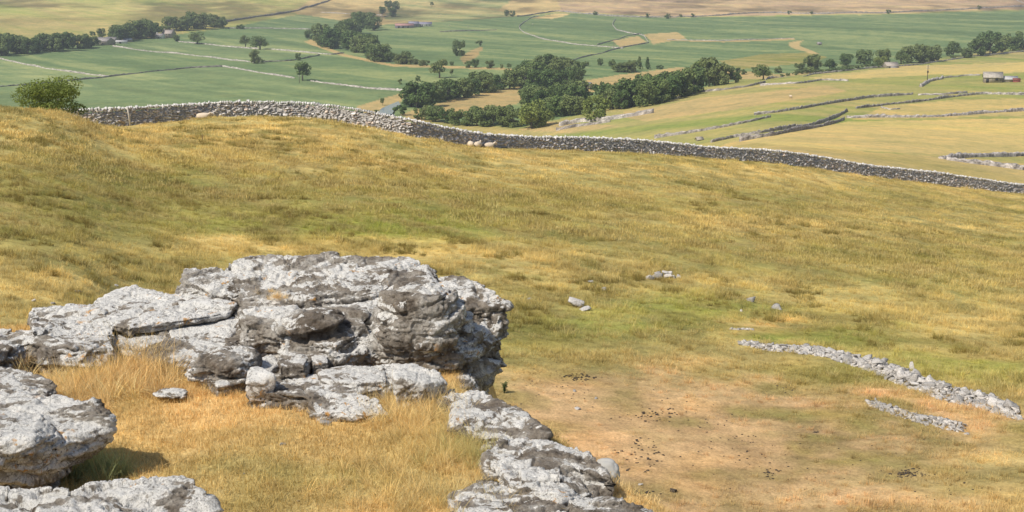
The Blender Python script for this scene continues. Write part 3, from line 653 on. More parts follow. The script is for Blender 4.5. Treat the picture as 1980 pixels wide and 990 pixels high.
def bed(line, n, w, size, name):
    L = np.array([hit(a, b, 22)[:2] for a, b in line]); seg = np.r_[0, np.cumsum(np.hypot(*np.diff(L, axis=0).T))]; mb = MB()
    for k in range(n):
        t = random.random(); x = np.interp(t * seg[-1], seg, L[:, 0]); y = np.interp(t * seg[-1], seg, L[:, 1]); ww = np.interp(t, np.linspace(0, 1, len(w)), w); g = random.uniform(-1, 1)
        y += g * ww * 1.9; x += g * ww * .4; z = h1(x, y) + CAMZ + .3 * ww * (1 - abs(g)) * random.random(); q = size * random.uniform(.5, 1.5); V, Fs = PROT[random.randrange(10)]
        a = random.uniform(0, 6.28); ca, sa = math.cos(a), math.sin(a); b = random.uniform(-.5, .5); col = tuple(np.array((.43, .40, .37)) * random.uniform(.6, 1.35))
        mb.add([(x + q * (v[0] * ca - v[1] * sa), y + q * (v[0] * sa + v[1] * ca), z + q * (v[2] + b * v[0])) for v in V], Fs, col)
    link(name, mb.mesh(name, M_RUB), kind='stuff')
bed([(1430, 664), (1500, 674), (1590, 682), (1680, 706), (1760, 735), (1830, 760), (1900, 778), (1964, 797)], 1500, [.15, .4, .7, .75, .65], .17, 'small_rubble')
bed([(1678, 778), (1730, 796), (1790, 812), (1866, 830)], 260, [.2, .35, .3, .3], .13, 'rubble_fragments')

# dung and dark crumbs on the bare turf
mb = MB()
def crumbs(px, py, rx, ry, n, s):
    for k in range(int(n * 1.4)):
        a, b = px + random.gauss(0, rx), py + random.gauss(0, ry)
        x, y, z, d = hit(a, b, 24)
        if d > 90: continue
        V, Fs = PROT[k % 10]; w = random.uniform(.3, 1.0) * s
        mb.add([(x + v[0] * w, y + v[1] * w, z + CAMZ + v[2] * w * .8 + .01) for v in V], Fs)
for a in ((1118, 729, 18, 3, 40, .10), (1065, 682, 2, 1, 2, .18), (1265, 803, 18, 8, 40, .09), (1755, 916, 14, 4, 40, .10), (1240, 880, 25, 22, 40, .09), (1490, 915, 8, 6, 15, .09), (1430, 860, 40, 35, 30, .07), (1240, 955, 20, 5, 14, .09),
          (1600, 900, 120, 40, 40, .06), (1060, 750, 50, 30, 40, .06), (1350, 800, 90, 40, 30, .06), (1520, 750, 12, 8, 12, .08), (1580, 835, 3, 2, 4, .12), (1820, 950, 60, 20, 20, .07)):
    crumbs(*a)
link('dung_crumbs', mb.mesh('dung_crumbs', M_DUNG), kind='stuff')

# ------------------------------------------------------------------ main dry stone wall
def wall_path(ctrl):
    out = []
    for px, (d, py) in ctrl:
        az = az_of(px, py); out.append((d * math.sin(az), d * math.cos(az)))
    return np.array(out)
def resample(P, step):
    # smooth the corners then step evenly
    t = np.arange(len(P)); tt = np.linspace(0, len(P) - 1, len(P) * 40)
    Q = np.stack([np.interp(tt, t, P[:, k]) for k in (0, 1)], 1)
    k = np.hanning(31); k /= k.sum()
    for c in (0, 1): Q[:, c] = np.convolve(np.pad(Q[:, c], 15, mode='reflect', reflect_type='odd'), k, 'valid')
    s = np.r_[0, np.cumsum(np.hypot(*np.diff(Q, axis=0).T))]
    n = max(2, int(s[-1] / step)); u = np.linspace(0, s[-1], n)
    return np.stack([np.interp(u, s, Q[:, k]) for k in (0, 1)], 1)
def big_wall():
    ctrl = [(-40, (124, 245))] + [(k, WALL[k]) for k in sorted(WALL) if k > 0] + [(2080, (217, 382)), (2300, (240, 405))]
    P = resample(wall_path(ctrl), .05)
    s = np.r_[0, np.cumsum(np.hypot(*np.diff(P, axis=0).T))]; Ltot = s[-1]
    gz = H(P[:, 0], P[:, 1])
    def pt(u): 
        x = np.interp(u, s, P[:, 0]); y = np.interp(u, s, P[:, 1]); z = np.interp(u, s, gz)
        x2 = np.interp(u + .3, s, P[:, 0]); y2 = np.interp(u + .3, s, P[:, 1]); t = math.atan2(y2 - y, x2 - x); return x, y, z, t
    r = np.random.default_rng(5)
    def stones(items, name, parent):
        Vs, Fs, Cs = [], [], []; b = 0
        PF = [np.array(p[1]) for p in PROT]
        for (x, y, z, t, l, d, h, roll, col, k) in items:
            V = PROT[k][0].copy(); ext = V.max(0) - V.min(0); V = V / ext * np.array([l, d, h])
            c, sn = math.cos(roll), math.sin(roll); V = np.stack([V[:, 0] * c - V[:, 2] * sn, V[:, 1], V[:, 0] * sn + V[:, 2] * c], 1)
            c, sn = math.cos(t), math.sin(t); V = np.stack([V[:, 0] * c - V[:, 1] * sn + x, V[:, 0] * sn + V[:, 1] * c + y, V[:, 2] + z + CAMZ], 1)
            Vs.append(V); Fs.append(PF[k] + b); Cs.append(np.tile(col, (len(V), 1))); b += len(V)
        me = mesh_np(name, np.vstack(Vs), np.vstack(Fs), np.vstack(Cs), False, M_WALL)
        return link(name, me, parent=parent)
    root = link('dry_stone_wall', None, (0, 0, 0), label='long grey dry stone wall curving across the whole field above the grass slope', cat='stone wall')
    items = []; z0 = 0.0; lev = 0
    Hw = lambda u: 1.35 + .10 * math.sin(u * .21) + .08 * math.sin(u * .057 + 1)
    while z0 < 1.4:
        hc = r.uniform(.15, .21) if z0 > .3 else r.uniform(.2, .27); u = r.uniform(0, .3)
        while u < Ltot:
            l = r.uniform(.16, .5); lh = hc * r.uniform(.8, 1.25)
            if z0 < Hw(u) - .12:
                x, y, z, t = pt(u + l / 2)
                taper = .62 - .2 * z0
                g = r.choice([.34, .42, .52, .64], p=[.18, .30, .32, .20]) * r.uniform(.85, 1.15)
                col = np.array((g * 1.04, g * .98, g * .95)) * (1 if r.random() > .12 else np.array((1.1, .96, .85)))
                items.append((x + r.normal() * .025, y + r.normal() * .03, z + z0 + lh / 2 - .04, t + r.normal() * .06, l * 1.12, taper * r.uniform(.92, 1.12), lh * 1.15, r.normal() * .12, col, int(r.integers(10))))
            u += l
        z0 += hc
    stones(items, 'wall_courses', root)
    items = []; u = 0
    while u < Ltot:
        l = r.uniform(.12, .24); x, y, z, t = pt(u + l / 2); g = r.uniform(.46, .70); hh = r.uniform(.2, .36)
        items.append((x, y, z + Hw(u) - .04 + hh * .3, t + r.normal() * .1, l * 1.1, r.uniform(.34, .5), hh, r.normal() * .25, np.array((g, g * .97, g * .95)), int(r.integers(10)))); u += l
    stones(items, 'coping', root)
    # rubble core so no daylight shows through
    n = len(P[::10]); Q = P[::10]; z = gz[::10]; T = np.gradient(Q, axis=0); T /= np.linalg.norm(T, axis=1, keepdims=True); Nm = np.stack([-T[:, 1], T[:, 0]], 1) * .17
    V = np.vstack([np.c_[Q - Nm, z - .3 + CAMZ], np.c_[Q + Nm, z - .3 + CAMZ], np.c_[Q + Nm * .8, z + 1.25 + CAMZ], np.c_[Q - Nm * .8, z + 1.25 + CAMZ]])
    i = np.arange(n - 1); F4 = np.vstack([np.stack([i + a * n, i + 1 + a * n, i + 1 + b * n, i + b * n], 1) for a, b in ((0, 3), (3, 2), (2, 1))])
    me = mesh_np('rubble_core', V, F4, np.tile((.34, .32, .30), (len(V), 1)), False, M_WALL); link('rubble_core', me, parent=root)
big_wall()

# ------------------------------------------------------------------ far field walls
def field_wall(pts, label, h=.95, w=.45, g=.37, dmin=215, name='field_wall', warm=1.1, group=None):
    P3 = [hit(a, b, dmin) for a, b in pts]
    P = resample(np.array([(p[0], p[1]) for p in P3]), .8 if P3[0][3] < 600 else 1.6) if len(pts) > 1 else None
    n = len(P); z = H(P[:, 0], P[:, 1]); r = np.random.default_rng(len(label) * 31 + n)
    T = np.gradient(P, axis=0); T /= np.linalg.norm(T, axis=1, keepdims=True) + 1e-9; Nm = np.stack([-T[:, 1], T[:, 0]], 1)
    low = np.array([vnoise(np.array([[k / 14., len(label), 0.]]))[0] for k in range(n)])
    hh = h * (1 + .16 * r.normal(size=n) + .3 * low)
    rows = []
    for (o, zz, j) in ((-w / 2, -.6, 0), (-w / 2 * .95, .5, .5), (-w * .33, .93, .12), (0, 1.03, .12), (w * .33, .93, .12), (w / 2 * .95, .5, .5), (w / 2, -.6, 0)):
        off = o * (1 + .12 * r.normal(size=n)); rows.append(np.c_[P + Nm * off[:, None], z + (hh * zz if zz > 0 else zz) + CAMZ])
    V = np.vstack(rows); C = np.clip(g * (1 + .38 * r.normal(size=len(V))), .12, .7)[:, None] * np.array((warm, 1.0, .93))
    i = np.arange(n - 1); k = len(rows)
    F4 = np.vstack([np.stack([i + a * n, i + (a + 1) * n, i + 1 + (a + 1) * n, i + 1 + a * n], 1) for a in range(k - 1)])
    Fl = [tuple(f) for f in F4] + [tuple(a * n for a in range(k))[::-1], tuple(a * n + n - 1 for a in range(k))]
    base = np.array((P[0][0], P[0][1], z[0] + CAMZ))
    me = mesh_np(name, V - base, Fl, C, False, M_FWALL)
    return link(name, me, base, label=label, cat='field wall', group=group)
FW = [
    ([(-60, 100), (0, 114), (70, 129), (140, 140), (210, 149)], 'pale wall slanting down across the far left green fields', {}),
    ([(-60, 172), (0, 168), (50, 164), (130, 157), (210, 149), (290, 139), (360, 132), (430, 129)], 'dark low wall rising rightward across the left green meadow', dict(g=.27, h=.85)),
    ([(218, 90), (290, 100), (400, 110), (495, 122)], 'pale wall running right from the long roofed farm', {}),
    ([(345, 81), (400, 86), (470, 93), (500, 95)], 'pale wall right of the small farmhouse', {}),
    ([(510, 95), (570, 100), (640, 106), (665, 103)], 'pale wall ending at the wooded bend', {}),
    ([(430, 129), (480, 137), (520, 144), (570, 152)], 'pale wall leading to the lone shadowed tree', {}),
    ([(600, 157), (660, 165), (715, 172), (780, 176)], 'wall right of the lone shadowed tree down to the river bank', {}),
    ([(500, 121), (560, 118), (590, 113), (618, 107)], 'short dark wall beside two small trees in the left meadow', dict(g=.22)),
    ([(430, 44), (480, 36), (540, 27), (580, 20), (605, 12), (640, 0), (660, -12)], 'thick dark wall climbing to the top left of centre', dict(g=.22, h=2.0, w=1.2)),
    ([(440, 55), (520, 55), (600, 57)], 'faint wall behind the left tree belt', {}), ([(620, 24), (680, 27), (740, 30)], 'faint wall under the top clump of trees', {}),
    ([(1000, 32), (1040, 27), (1075, 22), (1130, 27), (1190, 32), (1280, 34), (1380, 31), (1480, 25), (1600, 27), (1700, 26), (1800, 21), (1900, 16), (1980, 13), (2060, 10)], 'long straight wall dividing green valley from brown hill', dict(g=.26, h=1.8, w=.9)),
    ([(1042, 31), (1018, 40), (1003, 52), (1010, 62), (1040, 73), (1080, 81), (1120, 87), (1175, 91), (1205, 94)], 'pale wall curving in a loop round the hill pasture', dict(g=.37)),
    ([(1190, 36), (1184, 48), (1192, 58), (1215, 64), (1235, 66), (1246, 70), (1254, 83)], 'pale winding wall dropping from the long straight wall', dict(g=.37)),
    ([(1155, 87), (1180, 80), (1210, 70), (1238, 66)], 'short dark wall inside the looped pasture', dict(g=.25)),
    ([(1100, 119), (1140, 108), (1180, 98), (1215, 90), (1254, 83)], 'dark wall rising right from the central wood', dict(g=.25)),
    ([(690, 38), (730, 34), (752, 31)], 'short dark wall near the far grey roofed sheds', dict(g=.22)),
    ([(850, 62), (905, 60), (960, 58)], 'faint wall in the central far pasture', dict(g=.25, h=1.0)),
    ([(1290, 77), (1400, 79), (1480, 76), (1535, 74)], 'thin pale wall across the right green valley', dict(h=.9)),
    ([(1950, -8), (1965, 0), (1985, 8)], 'small wall at the top right corner of the hill', {}),
    ([(1180, 210), (1220, 206), (1262, 199), (1310, 190), (1345, 180), (1400, 174), (1450, 167), (1480, 160)], 'dark wall shaded by the long wood', dict(g=.25)),
    ([(1480, 155), (1560, 145), (1640, 137), (1700, 131), (1760, 127), (1830, 117), (1880, 110), (1980, 100), (2040, 96)], 'wall along the row of trees above the right terrace', {}),
    ([(1470, 166), (1540, 162), (1590, 155), (1640, 157)], 'faint low wall below the roadside barn', dict(h=.9)),
    ([(1082, 244), (1120, 236), (1180, 232), (1230, 224), (1264, 218)], 'thick pale wall below the lone bright tree', dict(g=.36, h=1.6, w=1.6)),
    ([(1075, 253), (1110, 246), (1180, 236)], 'thin dark wall in front of the thick pale wall', dict(g=.26)),
    ([(1265, 268), (1330, 258), (1400, 246), (1450, 236), (1490, 227)], 'wall left of the stepped gap on the terrace', dict(g=.3)),
    ([(1458, 223), (1500, 218), (1560, 209), (1620, 198), (1680, 189), (1765, 183)], 'wall crossing the middle of the terrace above the gap', dict(g=.32)),
    ([(1375, 276), (1420, 266), (1470, 258), (1530, 249), (1580, 240), (1610, 230), (1638, 215)], 'wall winding up the terrace right of the gap', dict(g=.3)),
    ([(1430, 274), (1500, 262), (1560, 250), (1632, 232)], 'lower wall parallel to the winding terrace wall', dict(g=.27)),
    ([(1638, 228), (1700, 227), (1780, 227), (1860, 223), (1920, 218), (1980, 215), (2060, 213)], 'long pale tumbled wall across the right straw field', dict(g=.36, h=.95, w=1.2)),
    ([(1655, 210), (1720, 202), (1800, 194), (1850, 187), (1900, 182), (1980, 184), (2060, 185)], 'grey wall running right to the frame below the barn', dict(g=.3)),
    ([(1775, 184), (1820, 184), (1870, 180)], 'short low wall joining the grey wall below the barn', dict(g=.35, h=.9)),
    ([(1780, 168), (1796, 158), (1822, 153)], 'short stub of wall at foot of the pole', dict(g=.36, h=1.3, w=1.4)),
    ([(1818, 152), (1870, 146), (1895, 146)], 'faint wall between the pole and the big barn', dict(h=.9)),
    ([(1820, 307), (1880, 303), (1980, 301), (2080, 300)], 'upper of the two wide pale walls at the right edge', dict(g=.34, h=.75, w=1.3)),
    ([(1830, 309), (1880, 316), (1930, 322), (2000, 330), (2080, 338)], 'lower of the two wide pale walls at the right edge', dict(g=.34, h=.75, w=1.3)),
    ([(1704, 208), (1720, 212), (1740, 211)], 'little curved remnant of wall in the straw field', dict(g=.42, h=.5)),
]
for pts, lab, kw in FW: field_wall(pts, lab, **kw)

# river
def flat_patch(name, pts, mat, kind, dz=.3, dmin=215, subdiv=0):
    P = [hit(a, b, dmin) for a, b in pts]; zz = min(p[2] for p in P) + dz
    V = [(p[0], p[1], p[2] + dz + CAMZ) for p in P]
    if kind == 'water': V = [(v[0], v[1], zz + CAMZ) for v in V]
    me = mesh_np(name, np.array(V), [tuple(range(len(V)))], None, False, mat); return link(name, me, kind='structure')
mw, nt, bs, out = newmat('river_water'); bs.inputs['Base Color'].default_value = (.16, .24, .36, 1); bs.inputs['Roughness'].default_value = .12; bs.inputs['Specular IOR Level'].default_value = .6  # blue of the reflected sky is put into the base colour
nt.links.new(bump(nt, noise(nt, coords(nt), .8, 3), .3, .05), bs.inputs['Normal'])
flat_patch('river', [(736, 214), (745, 209), (757, 204), (770, 199), (775, 205), (765, 212), (758, 224), (730, 224)], mw, 'structure', .9)

# ------------------------------------------------------------------ trees
def tree_proto(seed, w=1.0, low=.12, lobes=14, n=1100, leaf=.055, conifer=False, wind=0, trunk=.035, flatk=.5):
    r = np.random.default_rng(seed); C = []; Rr = []
    for k in range(lobes):
        if conifer:
            t = (k + .5) / lobes; zc = .12 + .84 * t; a = r.uniform(0, 6.28); rad = .19 * w * (1 - t) ** .8
            C.append((rad * math.cos(a) * .5, rad * math.sin(a) * .5, zc)); Rr.append(.05 + .15 * (1 - t))
        else:
            zc = r.uniform(low + .12, .86); prof = math.sqrt(max(.05, 1 - ((zc - .5) / .5) ** 2)); a = r.uniform(0, 6.28); rad = w * .36 * prof * r.uniform(.35, 1)
            C.append((rad * math.cos(a) + wind * (zc - .3), rad * math.sin(a), zc)); Rr.append(r.uniform(.12, .2) * (.7 + .3 * w))
    C = np.array(C); Rr = np.array(Rr)
    k = r.integers(0, lobes, n); d = r.normal(size=(n, 3)); d /= np.linalg.norm(d, axis=1, keepdims=True)
    rr = Rr[k] * r.uniform(.55, 1.08, n) ** .6
    P = C[k] + d * rr[:, None] * np.array([1, 1, .85]); P[:, 2] = np.clip(P[:, 2], low * .6, 1.0)
    nrm = d * .7 + r.normal(size=(n, 3)) * .55 + np.array([0, 0, .15]); nrm /= np.linalg.norm(nrm, axis=1, keepdims=True)
    a = np.cross(nrm, r.normal(size=(n, 3))); a /= np.linalg.norm(a, axis=1, keepdims=True); b = np.cross(nrm, a)
    s = leaf * r.uniform(.6, 1.25, n)[:, None]
    V = np.stack([P - a * s - b * s * .2, P - a * s * .1 - b * s * .9, P + a * s + b * s * .1, P + a * s * .2 + b * s * .95], 1).reshape(-1, 3)
    Fq = np.arange(n * 4).reshape(n, 4)
    mb = MB(); rt = trunk
    mb.tube([(0, 0, -.03), (.005, 0, low + .1), (.01 + wind * .2, 0, .55)], [rt, rt * .75, rt * .4], 7)
    for q in range(6):
        c = C[r.integers(0, lobes)]; z0 = r.uniform(low * .8, .45)
        mb.tube([(.005, 0, z0), (c[0] * .5, c[1] * .5, (z0 + c[2]) / 2 + .03), tuple(c)], [rt * .45, rt * .3, rt * .12], 5)
    return V, Fq, mb
def make_tree_data(name, seed, mat, **kw):
    V, Fq, mb = tree_proto(seed, **kw)
    return (mesh_np('crown', V, Fq, None, False, mat), mb.mesh('trunk', M_BARK, True))
PR = {'d': [make_tree_data('d', s, M_LEAFD, w=1.25, low=.0, lobes=20, n=2300, leaf=.040) for s in (1, 2, 3, 4)],
      'm': [make_tree_data('m', s, M_LEAFM, w=1.2, low=.02, lobes=24, n=2200, leaf=.042) for s in (11, 12, 13, 14)],
      'l': [make_tree_data('l', s, M_LEAFL, w=1.2, low=.0, lobes=26, n=2600, leaf=.04) for s in (21, 22)],
      'o': [make_tree_data('o', s, M_LEAFM, w=1.25, low=.2, lobes=17, n=1700, leaf=.038, trunk=.05) for s in (61, 62, 63)],
      'b': [make_tree_data('b', s, M_LEAFD, w=1.5, low=-.1, lobes=12, n=800, leaf=.07) for s in (31, 32, 33)],
      's': [make_tree_data('s', s, M_LEAFM, w=1.0, low=.25, lobes=9, n=700, leaf=.06) for s in (41, 42)],
      'c': [make_tree_data('c', s, M_LEAFD, w=1.0, low=.05, lobes=14, n=900, conifer=True, leaf=.04) for s in (51, 52)]}
TYPE = {'d': 'dark_tree', 'm': 'broadleaf_tree', 'l': 'pale_tree', 'b': 'bush', 's': 'open_tree', 'c': 'conifer'}
CATS = {'b': 'bush'}
def tree(px, py, hpx, typ, label, group=None, wf=1.0, dmin=215):
    x, y, z, d = hit(px, py, dmin); h = hpx * d / F
    kname = {'d': 'broadleaf_tree', 'm': 'broadleaf_tree', 'l': 'broadleaf_tree', 's': 'broadleaf_tree', 'o': 'broadleaf_tree', 'b': 'bush', 'c': 'conifer_tree'}[typ]
    cr, tk = random.choice(PR[typ]); rz = random.uniform(0, 6.28)
    root = link(kname, None, (x, y, z + CAMZ), label=label, cat='bush' if typ == 'b' else 'tree', group=group, rz=rz, sc=(h * wf, h * wf, h))
    link('crown', cr, parent=root); link('trunk', tk, parent=root)
    return root
SING = [
    (196, 73, 18, 'd', 'round tree standing alone left of the farm belt'), (179, 72, 12, 's', 'thin pale tree left of the round tree by the hill'), (382, 85, 23, 'o', 'round lone tree right of the small farmhouse', 1.25), (341, 80, 13, 'm', 'small bush like tree against the small farmhouse'),
    (475, 92, 25, 'o', 'left tree of the pair in the upper left meadow', .85), (503, 96, 26, 'o', 'right spreading tree of the pair in the upper left meadow', 1.3), (493, 123, 27, 'm', 'narrow tree at the wall end in the left meadow', .8), (507, 123, 9, 'b', 'low scrub beside the narrow tree at the wall end'), (577, 117, 15, 'd', 'small dark tree by the short dark wall', .8),
    (585, 156, 37, 'o', 'lone tree casting a clear shadow on the left green field', .9), (465, 56, 9, 'b', 'tiny bush right of the left tree belt', 1.6), (433, 40, 7, 'b', 'tiny bush on hill behind the left tree belt'),
    (850, 151, 37, 'o', 'large rounded lone tree in the central green meadow', .95), (774, 163, 11, 'b', 'small bush left in the central green meadow', .7), (808, 157, 12, 'b', 'small bush nearer the large rounded tree', .7), (873, 146, 14, 's', 'slim tree at right foot of the large rounded tree', .6),
    (888, 108, 31, 'd', 'tall dark tree on the slope above the meadow', .85), (927, 89, 11, 'b', 'small bush right of the tall dark slope tree', 1.1), (873, 127, 8, 'b', 'little bush right of the hedge end'),
    (740, 27, 15, 'd', 'left tree of the top centre clump', 1.2), (752, 18, 17, 'd', 'rear tree of the top centre clump'), (766, 18, 16, 'd', 'rear right tree of the top centre clump'), (758, 33, 20, 'd', 'front tree of the top centre clump', .95), (835, 13, 9, 's', 'tiny tree alone near the top edge right of the clump'),
    (700, 54, 26, 'o', 'grey green tree between the wood and the far sheds', .95), (598, 76, 19, 'd', 'rounded tree at the left end of the bend wood', .9),
    (980, 31, 12, 'd', 'left of two dark trees at far wall', 1.0), (991, 32, 12, 'd', 'right of two dark trees at far wall', 1.0),
    (905, 131, 13, 'b', 'first bush of the dry bank right of the round tree'), (918, 131, 17, 'd', 'second taller bushy tree on the dry bank', 1.0), (946, 132, 16, 'd', 'third bushy tree further along the dry bank', 1.2), (970, 133, 9, 'b', 'small bush fourth along the dry bank', .8), (984, 133, 11, 's', 'thin bush fifth along the dry bank'),
    (1088, 122, 13, 'd', 'left of two round bushes behind the central wood', 1.0), (1100, 121, 9, 'b', 'right smaller of two round bushes behind the central wood'), (1161, 127, 15, 'd', 'single upright bush left of the conifers', .8), (1184, 128, 14, 'b', 'bush at the left of the conifer group'),
    (1236, 134, 25, 'c', 'left pointed conifer in the valley', 1.1), (1252, 134, 24, 'c', 'right pointed conifer in the valley', 1.1), (1276, 133, 8, 'b', 'low bush right of the conifers', 1.6), (1164, 165, 8, 'b', 'dark rounded bush in front of the straw mound'),
    (1150, 234, 50, 'l', 'bright lone tree in front of the long wood, by the thick pale wall', 1.1), (1028, 248, 56, 'l', 'bright leafy tree nearest at the wood corner', 1.1), (1052, 244, 36, 'l', 'smaller bright tree right of the nearest wood corner tree'),
    (1505, 141, 13, 'b', 'small dark bush left of the right tree row', 1.1), (1545, 141, 20, 'd', 'rounded low tree starting the right tree row', 1.1), (1568, 140, 35, 'd', 'big grey green tree near the start of the right row', 1.2), (1604, 134, 20, 'd', 'low wide tree second gap in the right row', 1.3), (1637, 127, 24, 'd', 'compact dark tree left of the roadside barn', 1.2),
    (1672, 126, 31, 'd', 'broad dark tree behind and left of the roadside barn', 1.1), (1706, 125, 31, 'd', 'dark tree just above the roadside barn', 1.0), (1702, 130, 22, 'l', 'bright green small tree touching the roadside barn', 1.1), (1678, 129, 10, 'b', 'small bush under the broad dark tree'), (1692, 131, 11, 'b', 'small bush left beside the barn wall', 1.4),
    (1742, 124, 26, 'o', 'first tree right of the roadside barn', 1.2), (1762, 122, 36, 'm', 'second tall tree right of the roadside barn', 1.0), (1783, 121, 34, 'm', 'third tree right of the roadside barn'), (1803, 119, 32, 'm', 'fourth tree right of the roadside barn', 1.1),
    (1843, 109, 28, 'd', 'solitary dark tree in the gap of the right row', 1.15), (1843, 114, 8, 'b', 'little bush beneath the solitary gap tree'), (1868, 112, 20, 'm', 'low bushy tree left of the tallest right group', 1.2), (1891, 108, 36, 'd', 'tree left in the tallest right group', 1.1), (1914, 105, 44, 'd', 'tallest tree in the far right group', 1.0), (1938, 101, 33, 'd', 'tree right of the tallest in the far right group'), (1958, 98, 32, 'm', 'second tree from the right frame edge'), (1980, 96, 34, 'd', 'tree cut by the right frame edge', 1.1),
    (1476, 154, 29, 'o', 'pair like tree alone on the straw strip right of the wood', 1.1), (1408, 162, 34, 's', 'open crowned tree ending the long wood', 1.0), (1422, 160, 22, 'd', 'short dark tree at the right end of the long wood'),
    (740, 204, 14, 's', 'small bush on the river bank left of the water', .8), (775, 223, 20, 'b', 'round bush overhanging the river', 1.2),
    (1151, 29, 8, 'b', 'dark bush on the long straight wall, first from left'), (1252, 34, 8, 'b', 'dark bush on the long straight wall, second from left'), (1291, 36, 10, 'b', 'dark bush on the long straight wall, third from left'), (1316, 33, 6, 'b', 'tiny bush fourth along the long straight wall'), (1339, 33, 7, 'b', 'tiny bush fifth along the long straight wall'),
    (1526, 28, 7, 'b', 'dark bush sixth along the long straight wall'), (1569, 28, 6, 'b', 'dark bush seventh along the long straight wall'), (1718, 27, 8, 'b', 'dark bush eighth along the long straight wall'), (1893, 18, 7, 'b', 'dark bush ninth along the long straight wall'),
]
for t in SING: tree(t[0], t[1], t[2], t[3], t[4], None, t[5] if len(t) > 5 else 1.0)
def belt(line, n, hs, types, label, group, jx=4, jy=2, wf=1.05):
    xs = [p[0] for p in line]; ys = [p[1] for p in line]
    L = np.r_[0, np.cumsum(np.hypot(np.diff(xs), np.diff(ys)))]
    for k in range(n):
        t = (k + .5) / n * L[-1]; px = np.interp(t, L, xs) + random.uniform(-jx, jx); py = np.interp(t, L, ys) + random.uniform(-jy, jy)
        hh = np.interp(t / L[-1], np.linspace(0, 1, len(hs)), hs) * random.uniform(.8, 1.15)
        tree(px, py, hh, random.choice(types), label, group, wf * random.uniform(.9, 1.2))
belt([(-25, 110), (0, 107), (60, 103), (110, 98), (188, 88)], 17, [28, 40, 28, 32, 30, 20], 'dddm', 'dark tree in the continuous belt below the left hillside', 'trees of the left hillside belt')
belt([(218, 80), (255, 76), (300, 70)], 10, [26, 30, 32, 24], 'ddm', 'dark tree in the belt behind the long roofed farm', 'trees behind the long roofed farm')
belt([(300, 68), (312, 62)], 2, [12, 12], 'b', 'low shrub between the farm belt and the farmhouse', 'shrubs by the small farmhouse')
belt([(318, 58), (360, 57), (405, 53), (440, 55)], 11, [24, 27, 30, 18], 'ddm', 'tree in the belt above the small farmhouse', 'trees above the small farmhouse')
belt([(612, 78), (650, 92), (680, 60), (730, 55)], 9, [30, 36, 28], 'dd', 'tree in the rear half of the bend wood', 'rear trees of the bend wood', 7, 6)
belt([(615, 84), (640, 92), (665, 76), (690, 66)], 7, [36, 38, 36], 'dd', 'tree in the middle of the bend wood', 'middle trees of the bend wood', 5, 4)
belt([(672, 95), (700, 104), (740, 116), (752, 120)], 10, [36, 38, 36, 26], 'ddm', 'tree in the long tail of the bend wood', 'front trees of the bend wood', 6, 4)
belt([(700, 100), (745, 112), (770, 121)], 4, [20, 18], 'om', 'lighter tree fringing the tail of the bend wood', 'fringe trees of the bend wood', 4, 2)
belt([(770, 123), (790, 124), (802, 125), (815, 127), (830, 127)], 6, [20, 22, 13, 13, 12], 'mb', 'small hedge tree along the dry track', 'hedge trees along the dry track', 2, 1)
belt([(785, 212), (830, 203), (870, 190), (940, 178), (1000, 165), (1040, 160)], 15, [44, 46, 38, 36, 36, 44], 'ddm', 'tree in the upper wood above the straw strip', 'trees of the upper wood', 5, 4)
belt([(800, 230), (860, 238), (920, 242), (1000, 244)], 11, [20, 34, 40, 44], 'ddm', 'dark tree in the lower wood just behind the stone wall', 'trees of the lower wood', 5, 3)
belt([(1020, 150), (1050, 150), (1090, 150), (1125, 148)], 8, [34, 40, 34, 26], 'ddm', 'tree at the back of the central wood', 'back trees of the central wood', 6, 5)
belt([(1010, 175), (1050, 172), (1090, 172), (1120, 165)], 7, [38, 38, 34], 'dd', 'tree in the middle of the central wood', 'middle trees of the central wood', 6, 6)
belt([(1015, 205), (1050, 212), (1090, 205), (1130, 200)], 9, [38, 42, 40], 'ddm', 'tree in the front half of the central wood', 'front trees of the central wood', 7, 6)
belt([(1060, 228), (1100, 222), (1120, 218)], 4, [36, 38], 'dm', 'tree at the near edge of the central wood', 'near edge trees of the central wood', 5, 3)
belt([(1165, 212), (1210, 208), (1260, 202), (1320, 186), (1345, 176)], 14, [42, 52, 52, 52, 48], 'dddm', 'dark tree in the long wood beside the terrace', 'trees of the long wood', 5, 3)
belt([(1150, 195), (1200, 190), (1260, 180), (1320, 170)], 8, [30, 34, 38], 'dd', 'tree behind the long wood', 'rear trees of the long wood', 6, 3)
belt([(1348, 168), (1370, 166), (1395, 163)], 5, [44, 50, 44], 'smm', 'tall open tree at the sunny end of the long wood', 'tall open trees ending the long wood', 4, 2, .8)
belt([(1190, 140), (1210, 140), (1226, 138)], 5, [18, 20, 20], 'md', 'bushy tree left of the conifers', 'bushy trees beside the conifers', 3, 1)
belt([(1110, 127), (1140, 128)], 4, [9, 10], 'b', 'low scrub on the dry bank behind the central wood', 'scrub behind the central wood', 3, 1)
belt([(1505, 150), (1540, 144), (1580, 142), (1640, 136), (1680, 131)], 14, [6, 8, 7, 9, 8], 'b', 'low hedge bush along the right tree row wall', 'hedge bushes along the right wall', 3, 1, 1.5)
belt([(1500, 143), (1420, 143), (1440, 135)], 4, [10, 12], 'bm', 'scrub bush beyond the sunny end of the long wood', 'scrub beyond the long wood', 4, 2)
belt([(655, 225), (700, 222), (735, 219)], 5, [8, 9, 8], 'b', 'low scrub on the straw bank just behind the stone wall', 'scrub on the river bank', 4, 1)

